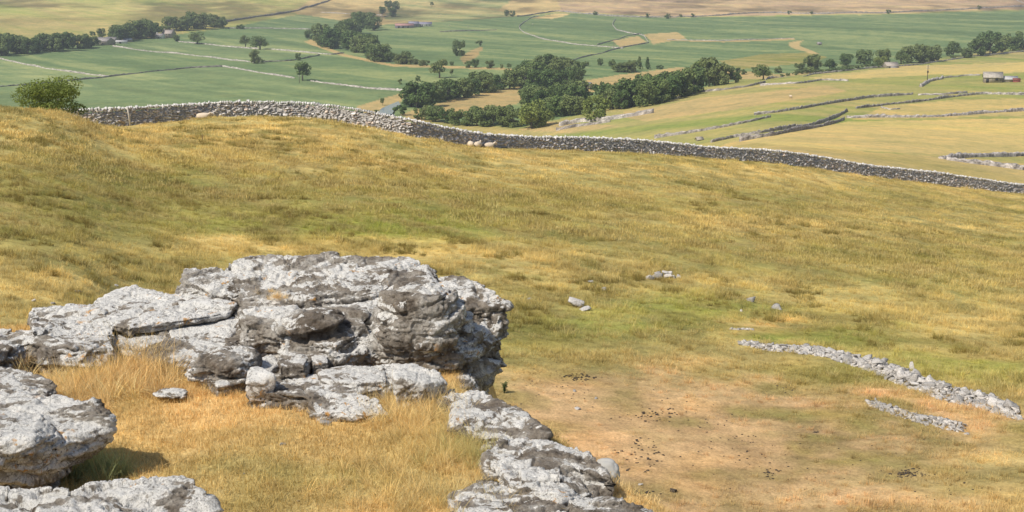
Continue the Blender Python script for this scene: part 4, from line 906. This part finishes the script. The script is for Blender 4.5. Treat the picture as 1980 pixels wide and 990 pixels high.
# hawthorn near the wall at left
def near_tree():
    az = az_of(98, 210); D = 116.; x, y = D * math.sin(az), D * math.cos(az); z = h1(x, y); top = z_at(az, D, 149)
    h = top - z
    V, Fq, mb = tree_proto(77, w=1.15, low=.03, lobes=42, n=12500, leaf=.0145, trunk=.022)
    r = np.random.default_rng(3)
    root = link('hawthorn_tree', None, (x, y, z + CAMZ), label='bushy olive green tree behind the left grassy hump at the wall end', cat='tree', sc=(h * 1.3, h * 1.3, h))
    link('crown', mesh_np('crown', V, Fq, None, False, M_LEAFN), parent=root)
    link('trunk', mb.mesh('trunk', mat_plain('pale_bark', (.36, .33, .29), .2, 6.0), True), parent=root)
near_tree()

# ------------------------------------------------------------------ post, poles
def post():
    az = az_of(252, 238); D = 123.6; x, y = D * math.sin(az), D * math.cos(az); z = h1(x, y) + CAMZ
    mb = MB(); mb.tube([(0, 0, -.3), (-.1, 0, 1.0), (-.2, 0, 1.55)], [.085, .075, .065], 7)
    link('wooden_post', mb.mesh('wooden_post', M_WOOD, True), (x, y, z), label='thin pale leaning wooden post in front of the left end of stone wall', cat='post')
post()
def pole(px, py, hpx, label, ladder=False):
    x, y, z, d = hit(px, py, 215); h = hpx * d / F
    root = link('utility_pole', None, (x, y, z + CAMZ), label=label, cat='pole')
    mb = MB(); mb.tube([(0, 0, -.3), (0, 0, h)], [.2, .15], 8); link('shaft', mb.mesh('shaft', mat_plain('tarred_wood', (.13, .10, .085), .2)), parent=root)
    for k in ((.93, .78) if ladder else (.92,)):
        mb = MB(); mb.box(-.9, .9, -.07, .07, h * k - .07, h * k + .07); link('crossarm', mb.mesh('crossarm', M_WOOD), parent=root)
        for s in (-.75, .75, -.35, .35):
            mb = MB(); mb.tube([(s, 0, h * k + .07), (s, 0, h * k + .32)], [.07, .05], 6); link('insulator', mb.mesh('insulator', M_WHITE), parent=root)
    if ladder:
        mb = MB(); mb.box(-.35, .35, -.32, .02, h * .5, h * .62); link('transformer_box', mb.mesh('transformer_box', M_DARK), parent=root)
pole(1793, 156, 29, 'dark utility pole with transformer on the terrace beside short wall stub', True)
pole(1187, 93, 13, 'thin utility pole inside the looped far pasture')
pole(579, 160, 14, 'thin pale pole left of the lone shadowed tree')

# ------------------------------------------------------------------ buildings
def house(px, py, L, Wd, hw, hr, rot, label, name='stone_barn', roofm=None, wallm=None, openings=(), chim=0, lean=None, shed=None, roofhole=False):
    roofm = roofm or M_SLATE; wallm = wallm or M_BSTONE
    x, y, z, d = hit(px, py, 215)
    root = link(name, None, (x, y, z + CAMZ - .2), label=label, cat='barn' if 'barn' in name or 'shed' in name else 'farmhouse', rz=rot)
    mb = MB(); a, b = L / 2, Wd / 2
    mb.add([(-a, -b, -.6), (a, -b, -.6), (a, b, -.6), (-a, b, -.6), (-a, -b, hw), (a, -b, hw), (a, b, hw), (-a, b, hw), (-a, 0, hw + hr), (a, 0, hw + hr)],
           [(0, 1, 5, 4), (2, 3, 7, 6), (1, 2, 6, 9, 5), (3, 0, 4, 8, 7), (0, 3, 2, 1)])
    link('wall', mb.mesh('wall', wallm), parent=root)
    mb = MB(); e = .35
    for s in (-1, 1):
        sl = hr / b
        mb.add([(-a - e, s * (b + e), hw - e * sl + .05), (a + e, s * (b + e), hw - e * sl + .05), (a + e, 0, hw + hr + .05), (-a - e, 0, hw + hr + .05),
                (-a - e, s * (b + e), hw - e * sl + .22), (a + e, s * (b + e), hw - e * sl + .22), (a + e, 0, hw + hr + .22), (-a - e, 0, hw + hr + .22)],
               [(0, 1, 2, 3), (4, 7, 6, 5), (0, 4, 5, 1), (1, 5, 6, 2), (3, 2, 6, 7), (0, 3, 7, 4)])
    rf = link('roof', mb.mesh('roof', roofm), parent=root)
    for c in range(chim):
        mb = MB(); cx = (-a + .5) if c == 0 else (a - .5); mb.box(cx - .45, cx + .45, -.4, .4, hw + hr - .3, hw + hr + 1.2); link('chimney', mb.mesh('chimney', wallm), parent=rf)
    for (u, w, z0, z1, kind) in openings:
        mb = MB(); mb.box(u - w / 2, u + w / 2, -b - .03, -b + .1, z0, z1); o = link(kind, mb.mesh(kind, M_DARK), parent=root)
        mb = MB(); mb.box(u - w / 2 - .15, u + w / 2 + .15, -b - .07, -b + .12, z1, z1 + .22); link('lintel', mb.mesh('lintel', wallm), parent=o)
    if lean:
        (u, w, dd, hh, m2, m3) = lean
        mb = MB(); y0, y1 = -b - dd, -b - .01
        mb.add([(u, y0, -.6), (u + w, y0, -.6), (u + w, y1, -.6), (u, y1, -.6), (u, y0, hh * .7), (u + w, y0, hh * .7), (u + w, y1, hh), (u, y1, hh)], [(0, 1, 5, 4), (1, 2, 6, 5), (2, 3, 7, 6), (3, 0, 4, 7), (0, 3, 2, 1), (4, 5, 6, 7)])
        link('lean_to', mb.mesh('lean_to', m2), parent=root)
        mb = MB(); mb.add([(u - .2, y0 - .2, hh * .7), (u + w + .2, y0 - .2, hh * .7), (u + w + .2, y1, hh + .02), (u - .2, y1, hh + .02), (u - .2, y0 - .2, hh * .7 + .15), (u + w + .2, y0 - .2, hh * .7 + .15), (u + w + .2, y1, hh + .17), (u - .2, y1, hh + .17)],
                          [(0, 3, 2, 1), (4, 5, 6, 7), (0, 1, 5, 4), (1, 2, 6, 5), (2, 3, 7, 6), (3, 0, 4, 7)])
        link('lean_to_roof', mb.mesh('lean_to_roof', m3), parent=root)
    return root
DW = 'window'; DD = 'door'
house(1919, 159, 8.5, 6, 2.7, 2.3, R(-14), 'ruined looking stone barn with dark openings on the right terrace', openings=((-2.6, 1.3, 0, 2.0, DD), (1.6, 1.2, 1.2, 2.3, DW), (3.4, .7, 1.3, 2.0, DW)), roofm=mat_plain('rough_stone_roof', (.42, .38, .33), .3, 1.5))
house(1950, 158, 7.5, 5.5, 1.5, 1.3, R(-8), 'low stone outbuilding with pale roof and red sheet end beside the ruined barn', name='low_barn', roofm=M_PALEROOF, lean=(1.4, 3.2, 1.5, 2.0, M_RED, M_RED))
house(1722, 131, 9.5, 8, 1.7, 2.6, R(10), 'roadside stone barn with big sloping roof under the tree row', openings=((-2.5, 1.2, 0, 1.6, DD), (1.5, .7, .6, 1.3, DW)), roofm=mat_plain('mossy_stone_roof', (.40, .35, .30), .25, 1.5), lean=(-2, 4.5, 2.5, 1.2, M_BSTONE, M_PALEROOF))
house(327, 73, 12, 8, 4.6, 3.6, R(-25), 'tall gabled stone farmhouse beside tree belt at upper left', name='farmhouse', openings=((-3.5, 1.2, .6, 2.0, DW), (-3.5, 1.2, 3.0, 4.2, DW), (0, 1.2, 0, 2.2, DD), (0, 1.2, 3.0, 4.2, DW), (3.5, 1.2, .6, 2.0, DW), (3.5, 1.2, 3.0, 4.2, DW)), chim=2, roofm=mat_plain('tan_slate', (.42, .36, .33), .2))
house(310, 74, 8, 6, 3.0, 2.0, R(-15), 'low white walled cottage left of the gabled farmhouse', name='cottage', wallm=M_WHITE, openings=((-2, 1.2, .8, 2.0, DW), (0, 1.1, 0, 2.1, DD), (2, 1.2, .8, 2.0, DW)), chim=1)
house(203, 86, 17, 11, 3.6, 3.2, R(-32), 'large grey roofed farm barn at end of the dark hillside belt', name='farm_barn', openings=((-4, 3, 0, 3, DD), (3, 1.2, 1.2, 2.4, DW)), roofm=M_SLATE)
house(216, 82, 12, 7, 3.0, 2.4, R(-20), 'second grey farm range right behind the large farm barn', name='farm_barn', openings=((-2, 1.2, .8, 2, DW), (2, 1.2, .8, 2, DW)), roofm=M_SLATE)
house(233, 84, 13, 5, 2.0, 1.2, R(12), 'low whitish farm shed in the yard right of the barns', name='farm_shed', roofm=M_PALEROOF, wallm=M_WHITE, openings=((0, 2, 0, 1.8, DD),))
house(247, 81, 8, 5, 2.2, 1.3, R(5), 'small pale shed nearest the lawn of the left farm', name='farm_shed', roofm=M_PALEROOF, openings=((0, 1.5, 0, 1.8, DD),))
house(782, 54, 22, 9, 3.2, 2.2, R(8), 'long blue grey roofed shed with reddish patches in the far centre', name='farm_shed', roofm=M_REDROOF, wallm=M_PURP, openings=((-7, 2, 0, 2.6, DD), (-2, 2, 0, 2.6, DD), (4, 2, 0, 2.6, DD)))
house(800, 52, 12, 9, 4.0, 2.6, R(8), 'dark slate farm building in the middle of the far sheds', name='farm_barn', roofm=M_PURP, wallm=M_PURP, openings=((-2, 2, 0, 2.6, DD), (3, 1.2, 1.2, 2.4, DW)))
house(823, 51, 15, 8, 3.2, 2.2, R(3), 'separate blue grey farm building right of the far sheds', name='farm_barn', roofm=M_PURP, openings=((-4, 1.3, 0, 2.2, DD), (1, 1.2, 1.2, 2.4, DW), (5, 1.2, 1.2, 2.4, DW)), wallm=M_WHITE)
house(1131, 172, 8, 6, 2.4, 1.8, R(-30), 'small pale roofed building hidden in the central wood', name='barn', roofm=M_PALEROOF, openings=((0, 1.5, 0, 2, DD),))
house(1584, 87, 4, 3, 1.8, 1.0, R(5), 'tiny pale hut alone in the right green valley', name='field_barn', openings=((0, .8, 0, 1.5, DD),))
house(1352, 272, 1.6, 1.2, .7, .5, R(20), 'tiny stone hut just over the main wall on the right', name='field_barn', openings=((0, .5, 0, .6, DD),), roofm=M_BSTONE)

# ------------------------------------------------------------------ sheep
def sheep_data():
    # body: one skin of rings with fleece lumps; lying animal, x forward
    r = np.random.default_rng(9); V = []; Fs = []; n = 20; st = [(-.62, .05), (-.58, .2), (-.45, .3), (-.2, .35), (.1, .35), (.35, .31), (.48, .24), (.56, .17), (.68, .15), (.78, .13), (.86, .12), (.95, .09), (1.01, .05)]
    zc = [.32, .32, .31, .31, .31, .32, .36, .46, .56, .60, .58, .54, .51]
    for k, (x, rr) in enumerate(st):
        for j in range(n):
            a = 2 * math.pi * j / n; q = rr * (1 + (.05 * r.normal() if k < 8 else 0))
            yy = q * math.cos(a) * (1 if k < 7 else .8); z = zc[k] + q * math.sin(a) * .92; V.append((x, yy, max(z, .0)))
    for k in range(len(st) - 1):
        for j in range(n): Fs.append((k * n + j, k * n + (j + 1) % n, (k + 1) * n + (j + 1) % n, (k + 1) * n + j))
    Fs.append(tuple(range(n))[::-1]); Fs.append(tuple((len(st) - 1) * n + j for j in range(n)))
    body = mesh_np('sheep', np.array(V), Fs, None, True, M_WOOL)
    mb = MB()
    for s in (-1, 1): mb.add([(.74, s * .10, .66), (.70, s * .25, .63), (.76, s * .24, .58), (.80, s * .10, .60), (.77, s * .17, .67)], [(0, 1, 4), (1, 2, 4), (2, 3, 4), (3, 0, 4), (0, 3, 2, 1)])
    ears = mb.mesh('ears', M_FACE)
    mb = MB()
    for sx, sy in ((.35, .26), (.38, -.26), (-.45, .28), (-.42, -.28)): mb.tube([(sx, sy, .14), (sx + .2, sy * 1.15, .06), (sx + .05, sy * 1.3, .04)], [.06, .045, .03], 6)
    return body, ears, mb.mesh('folded_legs', M_FACE)
SB = sheep_data()
def standing_legs():
    mb = MB()
    for sx, sy in ((.36, .15), (.36, -.15), (-.42, .16), (-.42, -.16)): mb.tube([(sx, sy, .2), (sx + (.03 if sx > 0 else -.06), sy, -.15), (sx, sy, -.42)], [.08, .045, .035], 6)
    return mb.mesh('legs', M_FACE)
SLEG = standing_legs()
def sheep(x, y, z, rz, label, s=1.0, group=None, stand=False):
    root = link('sheep', SB[0], (x, y, z + (.42 * s if stand else 0)), label=label, cat='sheep', group=group, rz=rz, sc=(s,) * 3)
    link('ears', SB[1], parent=root); link('legs', SLEG if stand else SB[2], parent=root)
for px, py, rz, lab in ((910, 278, R(100), 'cream sheep lying against the wall, leftmost of the three together'), (924, 280, R(70), 'cream sheep lying against the wall, middle of the three together'), (945, 278, R(25), 'paler sheep lying against the wall, rightmost of the three together'), (392, 224, R(8), 'cream sheep lying alone by the wall right of the leaning post')):
    az = az_of(px, py); D = np.interp(px, sorted(WALL), [WALL[q][0] for q in sorted(WALL)]) - 1.1; x, y = D * math.sin(az), D * math.cos(az)
    sheep(x, y, h1(x, y) + CAMZ - .03, rz, lab, .9, 'sheep resting by the long wall')
for k, (px, py) in enumerate(((857, 41), (848, 33), (852, 30), (925, 30), (930, 29), (797, 31), (770, 18), (870, 50), (936, 14), (586, 36), (235, 14), (1529, 190), (1030, 48), (905, 52))):
    x, y, z, d = hit(px, py, 215); sheep(x, y, z + CAMZ, random.uniform(0, 6), 'distant white sheep grazing on the far pasture, a pale dot', 1.2, 'distant sheep on the far pastures', True)

# ------------------------------------------------------------------ small plants
def plant(px, py, hpx, label, dead=False):
    x, y, z, d = hit(px, py, 22); h = hpx * d / F; r = np.random.default_rng(int(px)); mb = MB()
    for k in range(9 if not dead else 5):
        a = r.uniform(0, 6.28); l = r.uniform(.1, .35) * h * (1 if not dead else .5); top = (l * math.cos(a), l * math.sin(a), h * r.uniform(.6, 1)); mb.tube([(0, 0, 0), (top[0] * .4, top[1] * .4, top[2] * .6), top], [.012, .01, .005], 5)
        for q in range(26 if not dead else 8):
            t = r.uniform(.15, 1); c = np.array((top[0] * t + r.normal() * .03, top[1] * t + r.normal() * .03, top[2] * t)); w = r.uniform(0, 6.28); s = h * .13 * (1 if not dead else .4)
            e = np.array((math.cos(w), math.sin(w), .25)) * s; f = np.array((-math.sin(w), math.cos(w), .1)) * s * .35
            mb.add([c, c + e * .5 + f, c + e, c + e * .5 - f], [(0, 1, 2, 3)])
    link('nettle_plant' if not dead else 'dead_thistle', mb.mesh('plant', mat_plain('nettle_leaf', (.075, .10, .035), .2, 10) if not dead else mat_plain('dead_stem', (.20, .14, .09))), (x, y, z + CAMZ), label=label, cat='plant')
plant(975, 760, 26, 'small dark green leafy plant on the turf right of the crag'); plant(391, 274, 16, 'thin brown dead thistle standing on the upper grass slope', True); plant(768, 278, 10, 'short dark thistle below the wall bend', True)

# ------------------------------------------------------------------ grass
def tuft(seed, n, rad, l0, l1, wd, lean, segs=3, seed_head=0.0, spread=0):
    r = np.random.default_rng(seed); V = []; Fs = []; C = []
    for k in range(n):
        a = r.uniform(0, 6.28); rr = rad * math.sqrt(r.random()); bx, by = rr * math.cos(a), rr * math.sin(a)
        a2 = a + r.normal() * 1.1 if spread else r.uniform(0, 6.28); L = r.uniform(l0, l1); ln = abs(r.normal()) * lean + .1
        w = wd * r.uniform(.6, 1.2); ph = r.uniform(0, 6.28); sx, sy = math.cos(ph) * w, math.sin(ph) * w
        g = r.uniform(.72, 1.25); tint = np.array((1, 1, 1)) * g
        if r.random() < .25: tint = tint * np.array((1.1, .98, .8))
        b = len(V); th = ln * .35; x, y, z = bx, by, -.02
        for s in range(segs + 1):
            t = s / segs; ww = (1 - t) * .8 + .2 if s < segs else .12
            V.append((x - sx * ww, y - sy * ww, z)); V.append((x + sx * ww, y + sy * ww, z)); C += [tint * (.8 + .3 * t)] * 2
            th = min(th + ln * .55, 2.2); st = L / segs; x += math.cos(a2) * math.sin(th) * st; y += math.sin(a2) * math.sin(th) * st; z += math.cos(th) * st
        for s in range(segs): Fs.append((b + 2 * s, b + 2 * s + 1, b + 2 * s + 3, b + 2 * s + 2))
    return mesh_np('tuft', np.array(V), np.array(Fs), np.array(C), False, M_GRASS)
def scatter_obj(name, protos, P, rot, scl, idx, tint):
    col = bpy.data.collections.new(name + '_kinds')
    for k, me in enumerate(protos):
        o = bpy.data.objects.new('%s_kind_%02d' % (name, k), me); col.objects.link(o)
    me = bpy.data.meshes.new(name); n = len(P); me.vertices.add(n); me.vertices.foreach_set('co', np.asarray(P, np.float32).ravel())
    for nm, tp, fld, arr in (('rot', 'FLOAT_VECTOR', 'vector', rot), ('scl', 'FLOAT', 'value', scl), ('tint', 'FLOAT_VECTOR', 'vector', tint)):
        a = me.attributes.new(nm, tp, 'POINT'); a.data.foreach_set(fld, np.asarray(arr, np.float32).ravel())
    a = me.attributes.new('idx', 'INT', 'POINT'); a.data.foreach_set('value', np.asarray(idx, np.int32))
    o = link(name, me, kind='stuff'); me.materials.append(M_GRASS)
    ng = bpy.data.node_groups.new(name, 'GeometryNodeTree'); ng.interface.new_socket('Geometry', in_out='INPUT', socket_type='NodeSocketGeometry'); ng.interface.new_socket('Geometry', in_out='OUTPUT', socket_type='NodeSocketGeometry')
    gi = ng.nodes.new('NodeGroupInput'); go = ng.nodes.new('NodeGroupOutput'); ip = ng.nodes.new('GeometryNodeInstanceOnPoints'); ci = ng.nodes.new('GeometryNodeCollectionInfo')
    ci.inputs['Collection'].default_value = col; ci.inputs['Separate Children'].default_value = True; ci.inputs['Reset Children'].default_value = True
    def att(nm, tp):
        q = ng.nodes.new('GeometryNodeInputNamedAttribute'); q.data_type = tp; q.inputs['Name'].default_value = nm; return q.outputs['Attribute']
    L = ng.links.new
    L(gi.outputs[0], ip.inputs['Points']); L(ci.outputs[0], ip.inputs['Instance']); ip.inputs['Pick Instance'].default_value = True
    L(att('idx', 'INT'), ip.inputs['Instance Index']); L(att('rot', 'FLOAT_VECTOR'), ip.inputs['Rotation']); L(att('scl', 'FLOAT'), ip.inputs['Scale']); L(ip.outputs[0], go.inputs[0])
    md = o.modifiers.new('scatter', 'NODES'); md.node_group = ng
    return o
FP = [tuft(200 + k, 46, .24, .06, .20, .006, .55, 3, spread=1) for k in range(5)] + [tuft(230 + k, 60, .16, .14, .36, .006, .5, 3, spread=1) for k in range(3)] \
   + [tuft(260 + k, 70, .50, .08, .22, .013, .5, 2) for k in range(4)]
def meadow():
    P = []; S = []; I = []; T = []
    r = np.random.default_rng(12)
    a0, a1 = az_of(-60), az_of(2040)
    def ring(d0, d1, dens, kinds, smin, smax):
        n = int(dens * (a1 - a0) / 2 * (d1 * d1 - d0 * d0)); az = r.uniform(a0, a1, n); D = np.sqrt(r.uniform(d0 * d0, d1 * d1, n))
        x, y = D * np.sin(az), D * np.cos(az); z = H(x, y); px, py = project(x, y, z)
        bare = np.exp(-(((px - 1420) / 480) ** 2 + ((py - 880) / 110) ** 2)) + .8 * np.exp(-(((px - 1120) / 200) ** 2 + ((py - 770) / 55) ** 2)) + .7 * np.exp(-(((px - 1500) / 90) ** 2 + ((py - 640) / 20) ** 2))
        patch = fbm2(x, y, 2.2, 3, 71)
        keep = (r.random(n) > np.clip(bare * 1.0, 0, .88)) & (r.random(n) < .65 + .8 * patch) & (D < np.interp(px, sorted(WALL), [WALL[q][0] for q in sorted(WALL)]) - .8)
        led = poly_sd(x, y, LEDGE) > 2.2; keep &= led
        # keep off the rubble
        dr = np.abs(py - np.interp(px, [1432, 1590, 1760, 1968], [664, 682, 735, 800])); keep &= ~((px > 1430) & (px < 1975) & (dr < 7) & (r.random(n) < .75))
        x, y, z, px, py, patch, bare = (q[keep] for q in (x, y, z, px, py, patch, bare))
        c = land_col(x, y, z) * r.uniform(1.05, 1.75, len(x))[:, None]
        dryb = (r.random(len(x)) < .4)[:, None]; c = np.where(dryb, c * .5 + np.array((.74, .61, .29)) * .5, c)
        P.append(np.c_[x, y, z + CAMZ]); S.append(r.uniform(smin, smax, len(x)) * (.75 + .5 * np.clip(patch * 1.4 + .4, 0, 1.3)) * (1 - .6 * np.clip(bare, 0, 1))); I.append(r.choice(kinds, len(x))); T.append(c)
    ring(24, 46, 30, list(range(5)) * 5 + [5, 6, 7], .5, 1.1)
    ring(46, 75, 17, list(range(5)) * 3 + [5, 6, 7], .65, 1.2)
    ring(75, 105, 6, [8, 9, 10, 11], .8, 1.3)
    nc = 900; az = r.uniform(a0, a1, nc); D = np.sqrt(r.uniform(26 ** 2, 125 ** 2, nc)); x, y = D * np.sin(az), D * np.cos(az)
    kk = (fbm2(x, y, 9, 3, 77) > .02) & (poly_sd(x, y, LEDGE) > 3); x, y, D = x[kk], y[kk], D[kk]; px, py = project(x, y, H(x, y))
    kk = ~((px > 1020) & (py > 690)) & (D < np.interp(px, sorted(WALL), [WALL[q][0] for q in sorted(WALL)]) - 3); x, y = x[kk], y[kk]
    for q in range(9):
        xx = x + r.normal(0, .35, len(x)); yy = y + r.normal(0, .35, len(x)); P.append(np.c_[xx, yy, H(xx, yy) + CAMZ]); S.append(r.uniform(.6, 1.15, len(x))); I.append(r.integers(5, 8, len(x)))
        T.append(np.array((.25, .225, .065)) * r.uniform(.7, 1.5, len(x))[:, None] + np.array((.05, .0, .0)) * r.random(len(x))[:, None])
    ring(105, 205, 2.2, [8, 9, 10, 11], .8, 1.4)
    P = np.vstack(P); S = np.concatenate(S); n = len(P); print('meadow tufts', n)
    scatter_obj('meadow_grass', FP, P, np.c_[r.normal(0, .12, n), r.normal(0, .12, n), r.uniform(0, 6.28, n)], S, np.concatenate(I), np.vstack(T))
meadow()
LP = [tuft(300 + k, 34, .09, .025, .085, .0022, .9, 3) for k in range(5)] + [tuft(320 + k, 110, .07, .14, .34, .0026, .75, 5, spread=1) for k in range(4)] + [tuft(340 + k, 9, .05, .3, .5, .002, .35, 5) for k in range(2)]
def ledge_grass():
    r = np.random.default_rng(21); P = []; S = []; I = []; T = []
    n = 26000; x = r.uniform(-5.6, 1.6, n); y = r.uniform(7.6, 14.2, n); sd = poly_sd(x, y, LEDGE); z = H(x, y); px, py = project(x, y, z)
    k = (sd < .1) & (px > -60) & (px < 1350) & (py < 1060); x, y, z, px, py = (q[k] for q in (x, y, z, px, py)); n = len(x)
    c = land_col(x, y, z) * r.uniform(1.05, 1.7, n)[:, None]
    P.append(np.c_[x, y, z + CAMZ]); S.append(r.uniform(.7, 1.35, n)); I.append(r.integers(0, 5, n)); T.append(c)
    # long dry tussocks (photo x, y, spread x, spread y, count, scale)
    for (cx, cy, sx, sy, m, s, col) in ((205, 750, 60, 16, 120, .85, (.66, .46, .18)), (285, 722, 38, 14, 80, 1.0, (.62, .42, .15)), (140, 740, 20, 10, 14, .7, (.55, .40, .12)), (385, 755, 45, 10, 18, .5, (.64, .42, .15)), (800, 800, 45, 20, 110, .7, (.62, .44, .16)), (850, 850, 40, 25, 80, .6, (.55, .40, .12)),
                                        (740, 930, 70, 30, 36, .55, (.60, .42, .14)), (830, 965, 60, 20, 30, .6, (.56, .42, .14)), (900, 880, 30, 18, 26, .62, (.40, .33, .08)), (690, 745, 25, 6, 12, .45, (.64, .40, .13)), (520, 770, 70, 8, 26, .4, (.62, .40, .13)), (150, 915, 60, 10, 30, .8, (.30, .30, .08)), (60, 930, 50, 6, 14, .5, (.50, .38, .12)), (610, 790, 60, 8, 16, .35, (.60, .40, .13)), (1020, 975, 15, 10, 14, .4, (.58, .40, .13)), (900, 770, 20, 10, 8, .3, (.5, .33, .05))):
        for q in range(m):
            a, b = cx + r.normal() * sx, cy + r.normal() * sy; xx, yy, _ = at_plane(a, b, -3.5); zz = h1(xx, yy)
            P.append([[xx, yy, zz + CAMZ]]); S.append([s * r.uniform(.7, 1.2)]); I.append([r.integers(5, 9)]); T.append([np.minimum((np.array(col) + (.06, .09, .10)) * r.uniform(1.0, 1.5), .95)])
            if r.random() < .25: P.append([[xx, yy, zz + CAMZ]]); S.append([s * r.uniform(.7, 1.2)]); I.append([r.integers(9, 11)]); T.append([np.array((.6, .45, .2))])
    for (px, py, z, m, s) in ((523, 570, -3.05, 14, .28), (35, 690, -3.38, 6, .6), (170, 690, -3.4, 6, .6)):
        for q in range(m):
            xx, yy, _ = at_plane(px + r.normal() * 14, py + r.normal() * 5, z); P.append([[xx, yy, z + CAMZ]]); S.append([s * r.uniform(.8, 1.2)]); I.append([r.integers(5, 9)]); T.append([np.array((.9, .70, .40))])
    P = np.vstack(P); n = len(P); print('ledge tufts', n)
    scatter_obj('ledge_grass', LP, P, np.c_[r.normal(0, .15, n), r.normal(0, .15, n), r.uniform(0, 6.28, n)], np.concatenate(S), np.concatenate(I), np.vstack(T))
ledge_grass()

# ------------------------------------------------------------------ haze
def haze():
    zlo = -80 + CAMZ; mb = MB(); mb.box(-7200, 7200, -7200, 7200, zlo - 3, 1100)
    m = bpy.data.materials.new('haze'); m.use_nodes = True; nt = m.node_tree; nt.nodes.clear(); out = nt.nodes.new('ShaderNodeOutputMaterial'); v = nt.nodes.new('ShaderNodeVolumePrincipled')
    v.inputs['Color'].default_value = (.80, .88, 1.0, 1); v.inputs['Density'].default_value = .00015; v.inputs['Anisotropy'].default_value = .1; nt.links.new(v.outputs[0], out.inputs['Volume'])
    link('haze', mb.mesh('haze', m), kind='stuff')
haze()

# ------------------------------------------------------------------ light, sky, camera
SUN_EL, SUN_AZ = 48.0, -130.0      # azimuth measured from the view direction (+Y), negative = left
w = bpy.data.worlds.new('World'); scene.world = w; w.use_nodes = True; nt = w.node_tree
bg = nt.nodes['Background']; sky = nt.nodes.new('ShaderNodeTexSky'); sky.sky_type = 'NISHITA'; sky.sun_disc = False; sky.sun_elevation = R(SUN_EL); sky.sun_rotation = R(SUN_AZ); sky.air_density = 1.0; sky.dust_density = 1.0
nt.links.new(sky.outputs[0], bg.inputs[0]); bg.inputs[1].default_value = .09
sl = bpy.data.lights.new('sun', 'SUN'); sl.energy = 4.5; sl.angle = R(.53); sl.color = (1, .93, .80)
so = bpy.data.objects.new('sun', sl); COL.objects.link(so)
from mathutils import Vector
d = Vector((math.sin(R(SUN_AZ)) * math.cos(R(SUN_EL)), math.cos(R(SUN_AZ)) * math.cos(R(SUN_EL)), math.sin(R(SUN_EL))))
so.rotation_euler = d.to_track_quat('Z', 'Y').to_euler(); so.location = (0, 0, 200)
cd = bpy.data.cameras.new('camera'); cd.sensor_width = 36; cd.lens = 36 * F / W0; cd.clip_start = .1; cd.clip_end = 20000
co = bpy.data.objects.new('camera', cd); COL.objects.link(co); co.location = (0, 0, CAMZ); co.rotation_euler = (math.pi / 2 - PITCH, 0, 0); scene.camera = co
scene.view_settings.view_transform = 'Standard'; scene.view_settings.look = 'None'; scene.view_settings.gamma = 1; scene.view_settings.exposure = .38; scene.view_settings.use_curve_mapping = False
scene.cycles.max_bounces = 6; scene.cycles.volume_bounces = 0; scene.cycles.transparent_max_bounces = 4
